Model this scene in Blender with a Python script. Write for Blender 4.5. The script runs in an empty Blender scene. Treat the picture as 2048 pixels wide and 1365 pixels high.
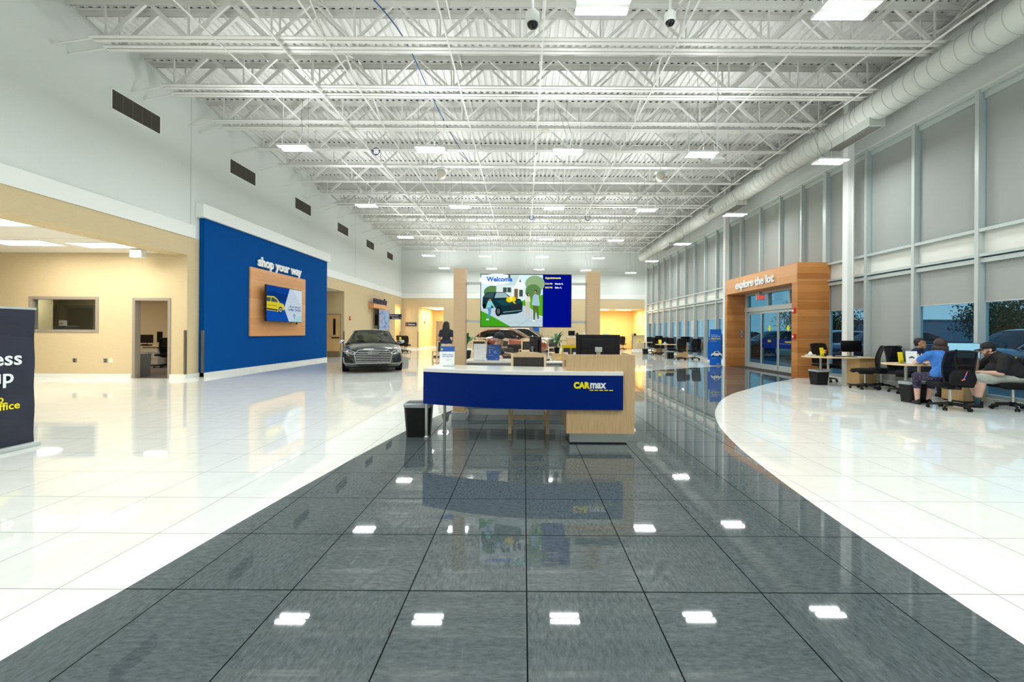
import bpy, bmesh, math, random
from mathutils import Vector, Matrix, Euler
from mathutils.bvhtree import BVHTree
R = math.radians
PI = math.pi
random.seed(7)
sc = bpy.context.scene
col = sc.collection

# ------------------------------------------------------------------ camera
H, F, VX, VY, ROLL = 1.35, 848.0, 1048.0, 665.0, 0.006
cam_d = bpy.data.cameras.new('camera')
cam = bpy.data.objects.new('camera', cam_d)
col.objects.link(cam)
cam.location = (0, 0, H)
cam.matrix_world = Matrix.Translation((0, 0, H)) @ Matrix.Rotation(R(90), 4, 'X') @ Matrix.Rotation(ROLL, 4, 'Z')
cam_d.sensor_fit = 'HORIZONTAL'
cam_d.sensor_width = 36
cam_d.lens = F * 36 / 2048
cam_d.shift_x = -(VX - 1024) / 2048
cam_d.shift_y = (VY - 682.5) / 2048
cam_d.clip_start = 0.05
cam_d.clip_end = 400
sc.camera = cam

# ------------------------------------------------------------------ view + world
sc.view_settings.view_transform = 'Standard'
sc.view_settings.look = 'None'
sc.view_settings.gamma = 1
sc.view_settings.use_curve_mapping = False
sc.view_settings.exposure = 0.33
sc.cycles.max_bounces = 9
sc.cycles.diffuse_bounces = 5
sc.cycles.glossy_bounces = 4
sc.cycles.transparent_max_bounces = 10
sc.cycles.transmission_bounces = 4
sc.cycles.sample_clamp_indirect = 6
sc.cycles.caustics_reflective = False
sc.cycles.caustics_refractive = False

world = bpy.data.worlds.new('dusk_sky')
sc.world = world
world.use_nodes = True
wn = world.node_tree
wn.nodes.clear()
wo = wn.nodes.new('ShaderNodeOutputWorld')
wb = wn.nodes.new('ShaderNodeBackground')
wr = wn.nodes.new('ShaderNodeValToRGB')
wt = wn.nodes.new('ShaderNodeTexCoord')
ws = wn.nodes.new('ShaderNodeSeparateXYZ')
wn.links.new(wt.outputs['Generated'], ws.inputs[0])
wn.links.new(ws.outputs['Z'], wr.inputs[0])
wr.color_ramp.elements[0].color = (0.42, 0.66, 0.80, 1)
wr.color_ramp.elements[1].color = (0.16, 0.36, 0.62, 1)
wr.color_ramp.elements[1].position = 0.6
wn.links.new(wr.outputs[0], wb.inputs[0])
wb.inputs[1].default_value = 0.75
wn.links.new(wb.outputs[0], wo.inputs[0])

# ------------------------------------------------------------------ lamp light (the hall's own high bays plus an added upward fill)
BAY_W = 46.0          # watts down per high bay fixture
BAY_UP_FILL = 32.0          # watts up per fixture, an added fill that brightens the ceiling
TROFFER_W = 22.0
LAMP_COL = (.97, 1.0, 0.99)

# ------------------------------------------------------------------ material helpers
MATS = {}
def nt(m):
    return m.node_tree.nodes, m.node_tree.links
def mat(name, colr=(.5, .5, .5), rough=.5, metal=0., spec=.5, emit=None, es=0., coat=0.):
    if name in MATS: return MATS[name]
    m = bpy.data.materials.new(name); m.use_nodes = True
    b = m.node_tree.nodes['Principled BSDF']
    b.inputs['Base Color'].default_value = (*colr, 1)
    b.inputs['Roughness'].default_value = rough
    b.inputs['Metallic'].default_value = metal
    b.inputs['Specular IOR Level'].default_value = spec
    if coat:
        b.inputs['Coat Weight'].default_value = coat
        b.inputs['Coat Roughness'].default_value = .04
    if emit:
        b.inputs['Emission Color'].default_value = (*emit, 1)
        b.inputs['Emission Strength'].default_value = es
    MATS[name] = m
    return m
def noisy(name, c0, c1, scale=(1, 1, 1), nscale=5., rough=.5, metal=0., detail=4., lo=.35, hi=.65, bump=0., spec=.5, coat=0.):
    """colour runs between c0 and c1 with a stretched noise in object space"""
    if name in MATS: return MATS[name]
    m = mat(name, c0, rough, metal, spec, coat=coat)
    n, l = nt(m); b = n['Principled BSDF']
    tc = n.new('ShaderNodeTexCoord'); mp = n.new('ShaderNodeMapping'); ns = n.new('ShaderNodeTexNoise'); cr = n.new('ShaderNodeValToRGB')
    mp.inputs['Scale'].default_value = scale
    ns.inputs['Scale'].default_value = nscale; ns.inputs['Detail'].default_value = detail
    l.new(tc.outputs['Object'], mp.inputs[0]); l.new(mp.outputs[0], ns.inputs['Vector']); l.new(ns.outputs[0], cr.inputs[0])
    cr.color_ramp.elements[0].position = lo; cr.color_ramp.elements[0].color = (*c0, 1)
    cr.color_ramp.elements[1].position = hi; cr.color_ramp.elements[1].color = (*c1, 1)
    l.new(cr.outputs[0], b.inputs['Base Color'])
    if bump:
        bp = n.new('ShaderNodeBump'); bp.inputs['Strength'].default_value = bump; bp.inputs['Distance'].default_value = .01
        l.new(ns.outputs[0], bp.inputs['Height']); l.new(bp.outputs[0], b.inputs['Normal'])
    return m
def mnode(n, l, op, a, b=None):
    x = n.new('ShaderNodeMath'); x.operation = op
    for i, v in enumerate((a, b)):
        if v is None: continue
        if isinstance(v, (int, float)): x.inputs[i].default_value = v
        else: l.new(v, x.inputs[i])
    return x.outputs[0]

def tile_mat(name, c0, c1, grout, gw, rough, streak=(1.2, 7, 1), nscale=2.2, lo=.35, hi=.65, fine=0.):
    m = mat(name, c0, rough)
    n, l = nt(m); b = n['Principled BSDF']
    g = n.new('ShaderNodeNewGeometry'); s = n.new('ShaderNodeSeparateXYZ'); l.new(g.outputs['Position'], s.inputs[0])
    def line(o, off):
        t = mnode(n, l, 'ADD', o, -off); t = mnode(n, l, 'DIVIDE', t, .61); fl = mnode(n, l, 'FLOOR', t)
        fr = mnode(n, l, 'FRACT', t); d = mnode(n, l, 'ABSOLUTE', mnode(n, l, 'SUBTRACT', fr, .5))
        return mnode(n, l, 'GREATER_THAN', d, .5 - gw / .61 / 2), fl
    gx, fx = line(s.outputs['X'], .022 - 61)
    gy, fy = line(s.outputs['Y'], 2.205 - 61)
    gr = mnode(n, l, 'MAXIMUM', gx, gy)
    # every tile reads its own patch of the stone noise
    cx = n.new('ShaderNodeCombineXYZ')
    l.new(mnode(n, l, 'MULTIPLY', fx, 3.7), cx.inputs[0]); l.new(mnode(n, l, 'MULTIPLY', fy, 5.3), cx.inputs[1])
    va = n.new('ShaderNodeVectorMath'); va.operation = 'ADD'; l.new(g.outputs['Position'], va.inputs[0]); l.new(cx.outputs[0], va.inputs[1])
    # neighbouring tiles are laid with their grain turned a quarter
    par = mnode(n, l, 'MULTIPLY', mnode(n, l, 'FRACT', mnode(n, l, 'DIVIDE', mnode(n, l, 'ADD', fx, fy), 2.0)), 2.0)
    mpa = n.new('ShaderNodeMapping'); mpa.inputs['Scale'].default_value = streak; l.new(va.outputs[0], mpa.inputs[0])
    mpb = n.new('ShaderNodeMapping'); mpb.inputs['Scale'].default_value = (streak[1], streak[0], 1); l.new(va.outputs[0], mpb.inputs[0])
    mp = n.new('ShaderNodeMixRGB'); l.new(par, mp.inputs[0]); l.new(mpa.outputs[0], mp.inputs[1]); l.new(mpb.outputs[0], mp.inputs[2])
    ns = n.new('ShaderNodeTexNoise'); ns.inputs['Scale'].default_value = nscale; ns.inputs['Detail'].default_value = 9; ns.inputs['Roughness'].default_value = .68
    l.new(mp.outputs[0], ns.inputs['Vector'])
    cr = n.new('ShaderNodeValToRGB'); cr.color_ramp.elements[0].position = lo; cr.color_ramp.elements[0].color = (*c0, 1)
    cr.color_ramp.elements[1].position = hi; cr.color_ramp.elements[1].color = (*c1, 1)
    l.new(ns.outputs[0], cr.inputs[0])
    mx = n.new('ShaderNodeMixRGB'); l.new(gr, mx.inputs[0]); l.new(cr.outputs[0], mx.inputs[1]); mx.inputs[2].default_value = (*grout, 1)
    l.new(mx.outputs[0], b.inputs['Base Color'])
    l.new(mnode(n, l, 'ADD', mnode(n, l, 'MULTIPLY', gr, .4), rough), b.inputs['Roughness'])
    l.new(mnode(n, l, 'MULTIPLY', mnode(n, l, 'SUBTRACT', 1.0, gr), .5), b.inputs['Specular IOR Level'])
    # polished tiles lie very slightly uneven
    n2 = n.new('ShaderNodeTexNoise'); n2.inputs['Scale'].default_value = 1.6; n2.inputs['Detail'].default_value = 1
    l.new(va.outputs[0], n2.inputs['Vector'])
    bp = n.new('ShaderNodeBump'); bp.inputs['Strength'].default_value = .02; bp.inputs['Distance'].default_value = .02
    l.new(n2.outputs[0], bp.inputs['Height']); l.new(bp.outputs[0], b.inputs['Normal'])
    return m

def glass_mat(name, tint, rough=0.0, refl=1.0, ior=1.5):
    if name in MATS: return MATS[name]
    m = bpy.data.materials.new(name); m.use_nodes = True
    n, l = nt(m); n.clear()
    o = n.new('ShaderNodeOutputMaterial'); t = n.new('ShaderNodeBsdfTransparent'); g = n.new('ShaderNodeBsdfGlossy')
    f = n.new('ShaderNodeLayerWeight'); f.inputs[0].default_value = .5; x = n.new('ShaderNodeMixShader')
    t.inputs[0].default_value = (*tint, 1); g.inputs['Roughness'].default_value = rough; g.inputs[0].default_value = (refl, refl, refl, 1)
    r0 = ((ior - 1) / (ior + 1)) ** 2
    fr = mnode(n, l, 'ADD', mnode(n, l, 'MULTIPLY', mnode(n, l, 'POWER', f.outputs['Facing'], 5.0), 1 - r0), r0)
    l.new(fr, x.inputs[0]); l.new(t.outputs[0], x.inputs[1]); l.new(g.outputs[0], x.inputs[2]); l.new(x.outputs[0], o.inputs[0])
    MATS[name] = m
    return m
def emis(name, c, s):
    if name in MATS: return MATS[name]
    m = bpy.data.materials.new(name); m.use_nodes = True
    n, l = nt(m); n.clear()
    o = n.new('ShaderNodeOutputMaterial'); e = n.new('ShaderNodeEmission')
    e.inputs[0].default_value = (*c, 1); e.inputs[1].default_value = s
    l.new(e.outputs[0], o.inputs[0]); MATS[name] = m
    return m
def planks(name, c0, c1, c2, plank, axis, seam=.004, rough=.35, grain=(1, 1, 14), length=0):
    """boards stacked along an axis, each with its own tone, fine grain along them"""
    m = mat(name, c0, rough)
    n, l = nt(m); b = n['Principled BSDF']
    g = n.new('ShaderNodeTexCoord'); s = n.new('ShaderNodeSeparateXYZ'); l.new(g.outputs['Object'], s.inputs[0])
    t = mnode(n, l, 'DIVIDE', s.outputs[axis], plank); fl = mnode(n, l, 'FLOOR', mnode(n, l, 'ADD', t, 40)); fr = mnode(n, l, 'FRACT', mnode(n, l, 'ADD', t, 40))
    wn_ = n.new('ShaderNodeTexWhiteNoise'); wn_.noise_dimensions = '1D'; l.new(fl, wn_.inputs['W'])
    mp = n.new('ShaderNodeMapping'); mp.inputs['Scale'].default_value = grain; l.new(g.outputs['Object'], mp.inputs[0])
    ns = n.new('ShaderNodeTexNoise'); ns.inputs['Scale'].default_value = 3; ns.inputs['Detail'].default_value = 6; l.new(mp.outputs[0], ns.inputs['Vector'])
    mx = mnode(n, l, 'ADD', mnode(n, l, 'MULTIPLY', wn_.outputs[0], .55), mnode(n, l, 'MULTIPLY', ns.outputs[0], .5))
    cr = n.new('ShaderNodeValToRGB'); cr.color_ramp.elements[0].color = (*c0, 1); cr.color_ramp.elements[0].position = .2
    cr.color_ramp.elements[1].color = (*c2, 1); cr.color_ramp.elements[1].position = .85
    e = cr.color_ramp.elements.new(.5); e.color = (*c1, 1)
    l.new(mx, cr.inputs[0])
    sm = mnode(n, l, 'LESS_THAN', fr, seam / plank)
    mm = n.new('ShaderNodeMixRGB'); l.new(sm, mm.inputs[0]); l.new(cr.outputs[0], mm.inputs[1]); mm.inputs[2].default_value = (c2[0] * 1.15, c2[1] * 1.15, c2[2] * 1.1, 1)
    l.new(mm.outputs[0], b.inputs['Base Color'])
    return m

# ------------------------------------------------------------------ materials
white_tile = tile_mat('white polished tile', (.78, .80, .76), (.84, .86, .82), (.30, .31, .28), .006, .03, streak=(1.1, 5, 1), nscale=1.5)
dark_tile = tile_mat('charcoal polished tile', (.046, .062, .067), (.106, .130, .138), (.006, .007, .007), .0065, .028, streak=(3, 8.5, 1), nscale=6.5, lo=.33, hi=.68)
wall_white = noisy('white wall paint', (.66, .70, .68), (.69, .73, .71), (1, 1, 1), 60, .75)
trim_white = mat('white trim paint', (.78, .81, .79), .5)
tan_wall = noisy('tan woven wallcovering', (.56, .45, .27), (.62, .50, .305), (1, 1, 40), 8, .8)
gold_wall = noisy('golden alcove paint', (.78, .55, .22), (.82, .60, .26), (1, 1, 1), 30, .8)
blue_wall = noisy('blue wall paint', (.0, .060, .25), (.0, .070, .28), (1, 1, 1), 40, .8, spec=.06)
deck_white = noisy('white painted steel deck', (.68, .68, .66), (.72, .72, .70), (1, 1, 1), 12, .6)
joist_white = mat('white painted joist steel', (.68, .68, .65), .45)
duct_white = mat('white painted spiral duct', (.58, .61, .57), .45)
base_white = mat('white baseboard', (.74, .76, .72), .3)
alu = mat('silver painted aluminium', (.50, .56, .55), .35, .15)
alu_dark = mat('shaded gasket grey', (.12, .14, .15), .5)  # plain dark grey for gaskets, wires, cords and poles
steel = mat('brushed steel', (.55, .56, .55), .28, .9)
chrome = mat('chrome', (.8, .8, .8), .08, 1)
blind_grey = noisy('grey blind fabric', (.335, .36, .345), (.365, .39, .375), (1, 1, 1), 200, .9)
blind_pale = noisy('pale spandrel fabric', (.74, .75, .70), (.78, .79, .74), (1, 1, 1), 200, .9)
win_glass = glass_mat('tinted window glass', (.50, .72, .78), ior=1.4)
clear_glass = glass_mat('clear glass', (.80, .86, .84))
car_glass = glass_mat('dark car glass', (.10, .12, .11))
car_glass_light = glass_mat('car windscreen glass', (.45, .52, .45))
cherry = planks('cherry wood panelling', (.38, .13, .025), (.50, .20, .05), (.62, .28, .085), .19, 2, .003, .3, (1, 1, 22))
cherry_pale = planks('light cherry veneer', (.60, .27, .10), (.68, .33, .13), (.74, .40, .19), .32, 2, .003, .4, (1, 1, 18))
oak = noisy('oak veneer', (.52, .34, .17), (.64, .45, .25), (22, 22, 1.2), 5, .38, detail=7, lo=.3, hi=.7)
oak_h = noisy('oak veneer with level grain', (.54, .37, .21), (.61, .43, .26), (1.2, 1.2, 26), 7, .4, detail=7, lo=.3, hi=.7)
maple = noisy('maple laminate', (.72, .53, .29), (.80, .61, .36), (1, 10, 1), 4, .3)
maple_box = noisy('maple veneer pedestal', (.56, .36, .15), (.64, .43, .20), (8, 8, 1), 4, .4)
beech = noisy('pale beech chair wood', (.66, .48, .27), (.74, .56, .34), (4, 4, 4), 3, .35)
pad_brown = noisy('dark brown vinyl', (.028, .024, .020), (.040, .034, .028), (1, 1, 1), 30, .5, spec=.25)
black_pl = mat('black plastic', (.008, .008, .009), .4, spec=.25)
black_rub = mat('black rubber', (.008, .008, .008), .65, spec=.2)
black_fab = noisy('black fabric', (.008, .008, .009), (.014, .014, .015), (1, 1, 1), 80, .85, spec=.15)
black_gloss = mat('glossy black', (.004, .004, .005), .12)
counter_white = mat('white solid surface counter', (.80, .81, .77), .12)
grey_cab = mat('grey cabinet laminate', (.42, .46, .46), .35)
desk_blue = mat('deep blue desk panel', (.0, .016, .165), .35, spec=.08)
logo_yellow = mat('logo yellow', (.90, .80, .0), .4)
logo_white = mat('logo white', (.85, .88, .90), .4)
sign_white = mat('white sign letters', (.82, .84, .84), .4)
sign_white_edge = mat('grey sign letter edge', (.45, .47, .48), .5)
navy = mat('navy sign face', (.010, .013, .060), .5)
banner_navy = noisy('navy banner vinyl', (.010, .013, .030), (.014, .018, .042), (1, 1, 1), 4, .55)
banner_blue = mat('bright blue banner', (.0, .115, .55), .45)
print_yellow = mat('print yellow', (.88, .74, .0), .6)
print_white = mat('print white', (.82, .85, .88), .6)
print_grey = mat('print grey', (.45, .52, .60), .6)
print_blue = mat('print blue', (.02, .09, .38), .6)
paper = mat('white paper', (.80, .83, .84), .6)
grey_frame = mat('taupe steel door frame', (.30, .26, .21), .45)
door_wood = noisy('maple door veneer', (.60, .38, .16), (.70, .46, .22), (8, 8, .6), 4, .4)
door_brown = mat('taupe painted door', (.26, .19, .12), .5)
kick_steel = mat('satin kick plate', (.28, .22, .15), .35, .6)
carpet = noisy('brown office carpet', (.065, .045, .035), (.10, .075, .06), (1, 1, 1), 90, .95)
alarm_red = mat('alarm red', (.55, .02, .02), .4)
exit_red = mat('exit letter red', (.75, .03, .03), .4, emit=(1, .05, .03), es=.8)
grille_dark = mat('dark duct opening', (.02, .019, .017), .8)
grille_bar = mat('bronze grille bar', (.10, .09, .07), .6)
liner = mat('clear bin liner', (.55, .60, .62), .25)
liner.node_tree.nodes['Principled BSDF'].inputs['Alpha'].default_value = .6
asphalt = noisy('asphalt', (.05, .052, .055), (.08, .08, .085), (1, 1, 1), 20, .9)
ceil_tile = mat('white ceiling tile', (.74, .71, .64), .8)
mesh_black = mat('black chair mesh', (.008, .008, .009), .8, spec=.1)
mesh_black.node_tree.nodes['Principled BSDF'].inputs['Alpha'].default_value = .82
leaf_green = noisy('glossy leaf', (.03, .13, .035), (.09, .26, .08), (1, 1, 1), 25, .35)
tree_leaf = noisy('tree leaves', (.03, .06, .02), (.08, .13, .04), (1, 1, 1), 3, .8)
bark = mat('bark', (.06, .045, .03), .9)
yellow_pl = mat('yellow card', (.90, .72, .0), .4)
lamp_face = emis('lit lamp lens', (.97, 1, .99), 118)
troffer_face = emis('lit troffer lens', (1, .96, .88), 9)

# ------------------------------------------------------------------ mesh helpers
class MB:
    def __init__(s): s.v = []; s.f = []; s.m = []; s.mats = []
    def mi(s, m):
        if m is None: return 0
        if m not in s.mats: s.mats.append(m)
        return s.mats.index(m)
    def add(s, vs, fs, m=None):
        k = len(s.v); i = s.mi(m)
        s.v += [tuple(v) for v in vs]
        for f in fs: s.f.append(tuple(a + k for a in f)); s.m.append(i)
        return s
    def box(s, x0, x1, y0, y1, z0, z1, m=None):
        if x0 > x1: x0, x1 = x1, x0
        if y0 > y1: y0, y1 = y1, y0
        if z0 > z1: z0, z1 = z1, z0
        vs = [(x, y, z) for z in (z0, z1) for y in (y0, y1) for x in (x0, x1)]
        return s.add(vs, [(0, 2, 3, 1), (4, 5, 7, 6), (0, 1, 5, 4), (2, 6, 7, 3), (0, 4, 6, 2), (1, 3, 7, 5)], m)
    def prism(s, pts, a, b, axis=2, m=None):
        """polygon pts extruded from a to b along an axis (other two axes in order)"""
        def mk(p, c):
            if axis == 2: return (p[0], p[1], c)
            if axis == 1: return (p[0], c, p[1])
            return (c, p[0], p[1])
        n = len(pts)
        vs = [mk(p, a) for p in pts] + [mk(p, b) for p in pts]
        fs = [tuple(range(n - 1, -1, -1)), tuple(range(n, 2 * n))] + [(i, (i + 1) % n, n + (i + 1) % n, n + i) for i in range(n)]
        return s.add(vs, fs, m)
    def tube(s, p, q, r, n=8, r2=None, m=None, cap=True):
        p = Vector(p); q = Vector(q); r2 = r if r2 is None else r2
        d = q - p
        if d.length < 1e-6: return s
        d.normalize(); a = d.orthogonal().normalized(); b = d.cross(a)
        vs = []
        for c, rr in ((p, r), (q, r2)):
            for i in range(n):
                t = 2 * PI * i / n; vs.append(c + a * (rr * math.cos(t)) + b * (rr * math.sin(t)))
        fs = [(i, (i + 1) % n, n + (i + 1) % n, n + i) for i in range(n)]
        if cap: fs += [tuple(range(n - 1, -1, -1)), tuple(range(n, 2 * n))]
        return s.add(vs, fs, m)
    def path(s, pts, r, n=6, m=None):
        for a, b in zip(pts[:-1], pts[1:]): s.tube(a, b, r, n, m=m)
        return s
    def bar(s, p, q, w, h, m=None, up=(0, 0, 1)):
        """square bar between two points"""
        p = Vector(p); q = Vector(q); d = (q - p).normalized(); u = Vector(up)
        a = d.cross(u)
        if a.length < 1e-4: a = d.cross(Vector((1, 0, 0)))
        a.normalize(); b = a.cross(d)
        vs = []
        for c in (p, q):
            for i, j in ((-1, -1), (1, -1), (1, 1), (-1, 1)): vs.append(c + a * (w / 2 * i) + b * (h / 2 * j))
        return s.add(vs, [(3, 2, 1, 0), (4, 5, 6, 7), (0, 1, 5, 4), (1, 2, 6, 5), (2, 3, 7, 6), (3, 0, 4, 7)], m)
    def lathe(s, prof, c=(0, 0, 0), n=24, m=None, axis=2, caps=True):
        vs = []
        for r, z in prof:
            for i in range(n):
                t = 2 * PI * i / n; a, b = r * math.cos(t), r * math.sin(t)
                vs.append({2: (c[0] + a, c[1] + b, c[2] + z), 1: (c[0] + a, c[1] + z, c[2] + b), 0: (c[0] + z, c[1] + a, c[2] + b)}[axis])
        fs = []
        for k in range(len(prof) - 1):
            for i in range(n):
                fs.append((k * n + i, k * n + (i + 1) % n, (k + 1) * n + (i + 1) % n, (k + 1) * n + i))
        if caps:
            fs.append(tuple(range(n - 1, -1, -1))); L = (len(prof) - 1) * n; fs.append(tuple(range(L, L + n)))
        return s.add(vs, fs, m)
    def ball(s, c, r, n=14, k=8, m=None):
        r = (r, r, r) if isinstance(r, (int, float)) else r
        vs = []
        for j in range(k + 1):
            t = PI * j / k; t = min(max(t, .02), PI - .02)
            for i in range(n):
                u = 2 * PI * i / n
                vs.append((c[0] + r[0] * math.sin(t) * math.cos(u), c[1] + r[1] * math.sin(t) * math.sin(u), c[2] - r[2] * math.cos(t)))
        fs = [(j * n + i, j * n + (i + 1) % n, (j + 1) * n + (i + 1) % n, (j + 1) * n + i) for j in range(k) for i in range(n)]
        fs += [tuple(range(n - 1, -1, -1)), tuple(range(k * n, k * n + n))]
        return s.add(vs, fs, m)
    def torus(s, c, R_, r, axis=1, n=20, k=6, m=None):
        vs = []
        for i in range(n):
            t = 2 * PI * i / n
            for j in range(k):
                u = 2 * PI * j / k; a = (R_ + r * math.cos(u)) * math.cos(t); b = (R_ + r * math.cos(u)) * math.sin(t); z = r * math.sin(u)
                vs.append({2: (c[0] + a, c[1] + b, c[2] + z), 1: (c[0] + a, c[1] + z, c[2] + b), 0: (c[0] + z, c[1] + a, c[2] + b)}[axis])
        fs = [(i * k + j, ((i + 1) % n) * k + j, ((i + 1) % n) * k + (j + 1) % k, i * k + (j + 1) % k) for i in range(n) for j in range(k)]
        return s.add(vs, fs, m)
    def loft(s, rings, m=None, caps=True, closed=True):
        n = len(rings[0]); vs = [p for r in rings for p in r]; fs = []
        for k in range(len(rings) - 1):
            for i in range(n if closed else n - 1):
                fs.append((k * n + i, k * n + (i + 1) % n, (k + 1) * n + (i + 1) % n, (k + 1) * n + i))
        if caps and closed: fs += [tuple(range(n - 1, -1, -1)), tuple(range((len(rings) - 1) * n, len(rings) * n))]
        return s.add(vs, fs, m)
    def xf(s, M, start=0):
        s.v = s.v[:start] + [tuple(M @ Vector(v)) for v in s.v[start:]]
        return s
    def build(s, name, m=None, parent=None, loc=(0, 0, 0), rot=(0, 0, 0), bevel=0, smooth=False, sub=0, seg=2, fix=True):
        me = bpy.data.meshes.new(name)
        me.from_pydata(s.v, [], s.f)
        mats = s.mats if s.mats else [m]
        for x in mats: me.materials.append(x)
        if s.mats: me.polygons.foreach_set('material_index', s.m)
        me.update()
        if fix:
            bm = bmesh.new(); bm.from_mesh(me); bmesh.ops.recalc_face_normals(bm, faces=bm.faces); bm.to_mesh(me); bm.free()
        if smooth: me.polygons.foreach_set('use_smooth', [True] * len(me.polygons))
        o = bpy.data.objects.new(name, me); col.objects.link(o)
        o.location = loc; o.rotation_euler = rot
        if parent: o.parent = parent
        if bevel:
            b = o.modifiers.new('bevel', 'BEVEL'); b.width = bevel; b.segments = seg; b.limit_method = 'ANGLE'; b.angle_limit = R(40)
        if sub:
            u = o.modifiers.new('sub', 'SUBSURF'); u.levels = sub; u.render_levels = sub
        return o

def tag(o, label=None, cat=None, group=None, kind=None):
    if label: o['label'] = label
    if cat: o['category'] = cat
    if group: o['group'] = group
    if kind: o['kind'] = kind
    return o
def thing(name, label, cat, loc=(0, 0, 0), rz=0, group=None):
    o = bpy.data.objects.new(name, None); col.objects.link(o)
    o.empty_display_size = .1
    o.location = loc; o.rotation_euler = (0, 0, rz)
    return tag(o, label, cat, group)
def struct(o): o['kind'] = 'structure'; return o
KIDS = {}
def kids(o): return [c for c in bpy.data.objects if c.parent == o]
def dup(o, loc=None, rz=None, label=None, group=None, parent=None, deep=None):
    c = o.copy(); col.objects.link(c)
    if parent: c.parent = parent
    if loc is not None: c.location = loc
    if rz is not None: c.rotation_euler = (0, 0, rz)
    if label: c['label'] = label
    if group: c['group'] = group
    for k in kids(o): dup(k, parent=c)
    return c
def text_mesh(txt, size, depth=.0, bold=0., align='LEFT', space=1.0, xs=1.0):
    """lettering as a mesh in the XZ plane, base line on z=0, facing -y"""
    cu = bpy.data.curves.new('t', 'FONT'); cu.body = txt; cu.size = size; cu.extrude = depth / 2; cu.offset = bold
    cu.align_x = align; cu.space_character = space; cu.resolution_u = 3
    o = bpy.data.objects.new('t', cu); col.objects.link(o)
    bpy.context.view_layer.update()
    dg = bpy.context.evaluated_depsgraph_get()
    me = bpy.data.meshes.new_from_object(o.evaluated_get(dg))
    bpy.data.objects.remove(o); bpy.data.curves.remove(cu)
    vs = [(v.co.x * xs, -v.co.z, v.co.y) for v in me.vertices]
    fs = [tuple(p.vertices) for p in me.polygons]
    bpy.data.meshes.remove(me)
    return vs, fs
def put_text(mb, txt, size, pos, m, depth=.002, bold=0., align='LEFT', space=1., xs=1.):
    vs, fs = text_mesh(txt, size, depth, bold, align, space, xs)
    mb.add([(x + pos[0], y + pos[1], z + pos[2]) for x, y, z in vs], fs, m)
def flat(mb, polys, w, h, y=0., step=.0006):
    """coloured flat shapes stacked a hair apart; u,v in 0..1 over w x h, facing -y"""
    for k, (m, pts) in enumerate(polys):
        mb.add([(u * w, y - step * k, v * h) for u, v in pts], [tuple(range(len(pts)))], m)
def ell(cx, cy, rx, ry, n=14): return [(cx + rx * math.cos(2 * PI * i / n), cy + ry * math.sin(2 * PI * i / n)) for i in range(n)]
def rec(x0, y0, x1, y1): return [(x0, y0), (x1, y0), (x1, y1), (x0, y1)]
# ------------------------------------------------------------------ the hall
WL, WR, YF, YB, CH = -9.42, 9.5, 32.6, -7.0, 8.1
TAN_H, BAND_H = 3.97, 4.33
def holed(mb, axis, c0, c1, u0, u1, v0, v1, holes, m):
    """wall slab from c0 to c1 along axis, spanning u (level) and v (height), with rectangular holes"""
    us = sorted({u0, u1, *[min(max(h[i], u0), u1) for h in holes for i in (0, 1)]})
    vs = sorted({v0, v1, *[min(max(h[i], v0), v1) for h in holes for i in (2, 3)]})
    for a, b in zip(us[:-1], us[1:]):
        run = None
        for c, d in zip(vs[:-1], vs[1:]):
            mu, mv = (a + b) / 2, (c + d) / 2
            if any(h[0] < mu < h[1] and h[2] < mv < h[3] for h in holes): continue
            if axis == 0: mb.box(c0, c1, a, b, c, d, m)
            else: mb.box(a, b, c0, c1, c, d, m)
    return mb

# floor: one white polished field and one inlaid dark path that sweeps to the entrance
b = MB(); b.box(-22.2, 9.75, YB, 39.0, -.12, 0)
struct(b.build('floor', white_tile))
left = [(-2.16, -7), (-2.16, -2), (-2.15, 0), (-2.12, 1.71), (-2.07, 2.18), (-2.01, 2.80), (-1.94, 3.42), (-1.86, 4.02), (-1.77, 4.7), (-1.59, 5.8), (-1.40, 6.7), (-1.22, 7.3),
        (-.75, 8.6), (-.05, 10.1), (.9, 11.6), (2.2, 13.2), (3.8, 14.6), (5.7, 15.95), (7.86, 17.3), (8.5, 17.6)]
right = [(2.13, -7), (2.13, -1), (2.15, 1), (2.186, 1.85), (2.21, 2.24), (2.25, 2.85), (2.31, 3.44), (2.39, 4.05), (2.56, 5.05), (2.86, 6.2), (3.30, 7.3), (3.95, 8.5), (4.6, 9.4), (5.25, 10.1), (6.6, 11.45), (8.35, 12.95), (9.3, 13.6), (9.3, 17.6)]
def smooth_curve(p, n=6):
    out = []
    for i in range(len(p) - 1):
        p0 = p[max(i - 1, 0)]; p1 = p[i]; p2 = p[i + 1]; p3 = p[min(i + 2, len(p) - 1)]
        for k in range(n):
            t = k / n
            out.append(tuple(.5 * (2 * p1[j] + (p2[j] - p0[j]) * t + (2 * p0[j] - 5 * p1[j] + 4 * p2[j] - p3[j]) * t * t + (3 * p1[j] - p0[j] - 3 * p2[j] + p3[j]) * t ** 3) for j in (0, 1)))
    out.append(p[-1]); return out
L_, R_ = smooth_curve(left), smooth_curve(right[:-2]) + right[-2:]
b = MB()
n = 120
def resample(p, n):
    d = [0]
    for a, c in zip(p[:-1], p[1:]): d.append(d[-1] + math.dist(a, c))
    out = []; j = 0
    for i in range(n + 1):
        t = d[-1] * i / n
        while j < len(p) - 2 and d[j + 1] < t: j += 1
        u = (t - d[j]) / max(d[j + 1] - d[j], 1e-9)
        out.append((p[j][0] + (p[j + 1][0] - p[j][0]) * u, p[j][1] + (p[j + 1][1] - p[j][1]) * u))
    return out
la, ra = resample(L_, n), resample(R_, n)
b.add([(x, y, .0015) for x, y in la] + [(x, y, .0015) for x, y in ra], [(i, n + 1 + i, n + 2 + i, i + 1) for i in range(n)])
struct(b.build('floor_path', dark_tile))
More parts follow.
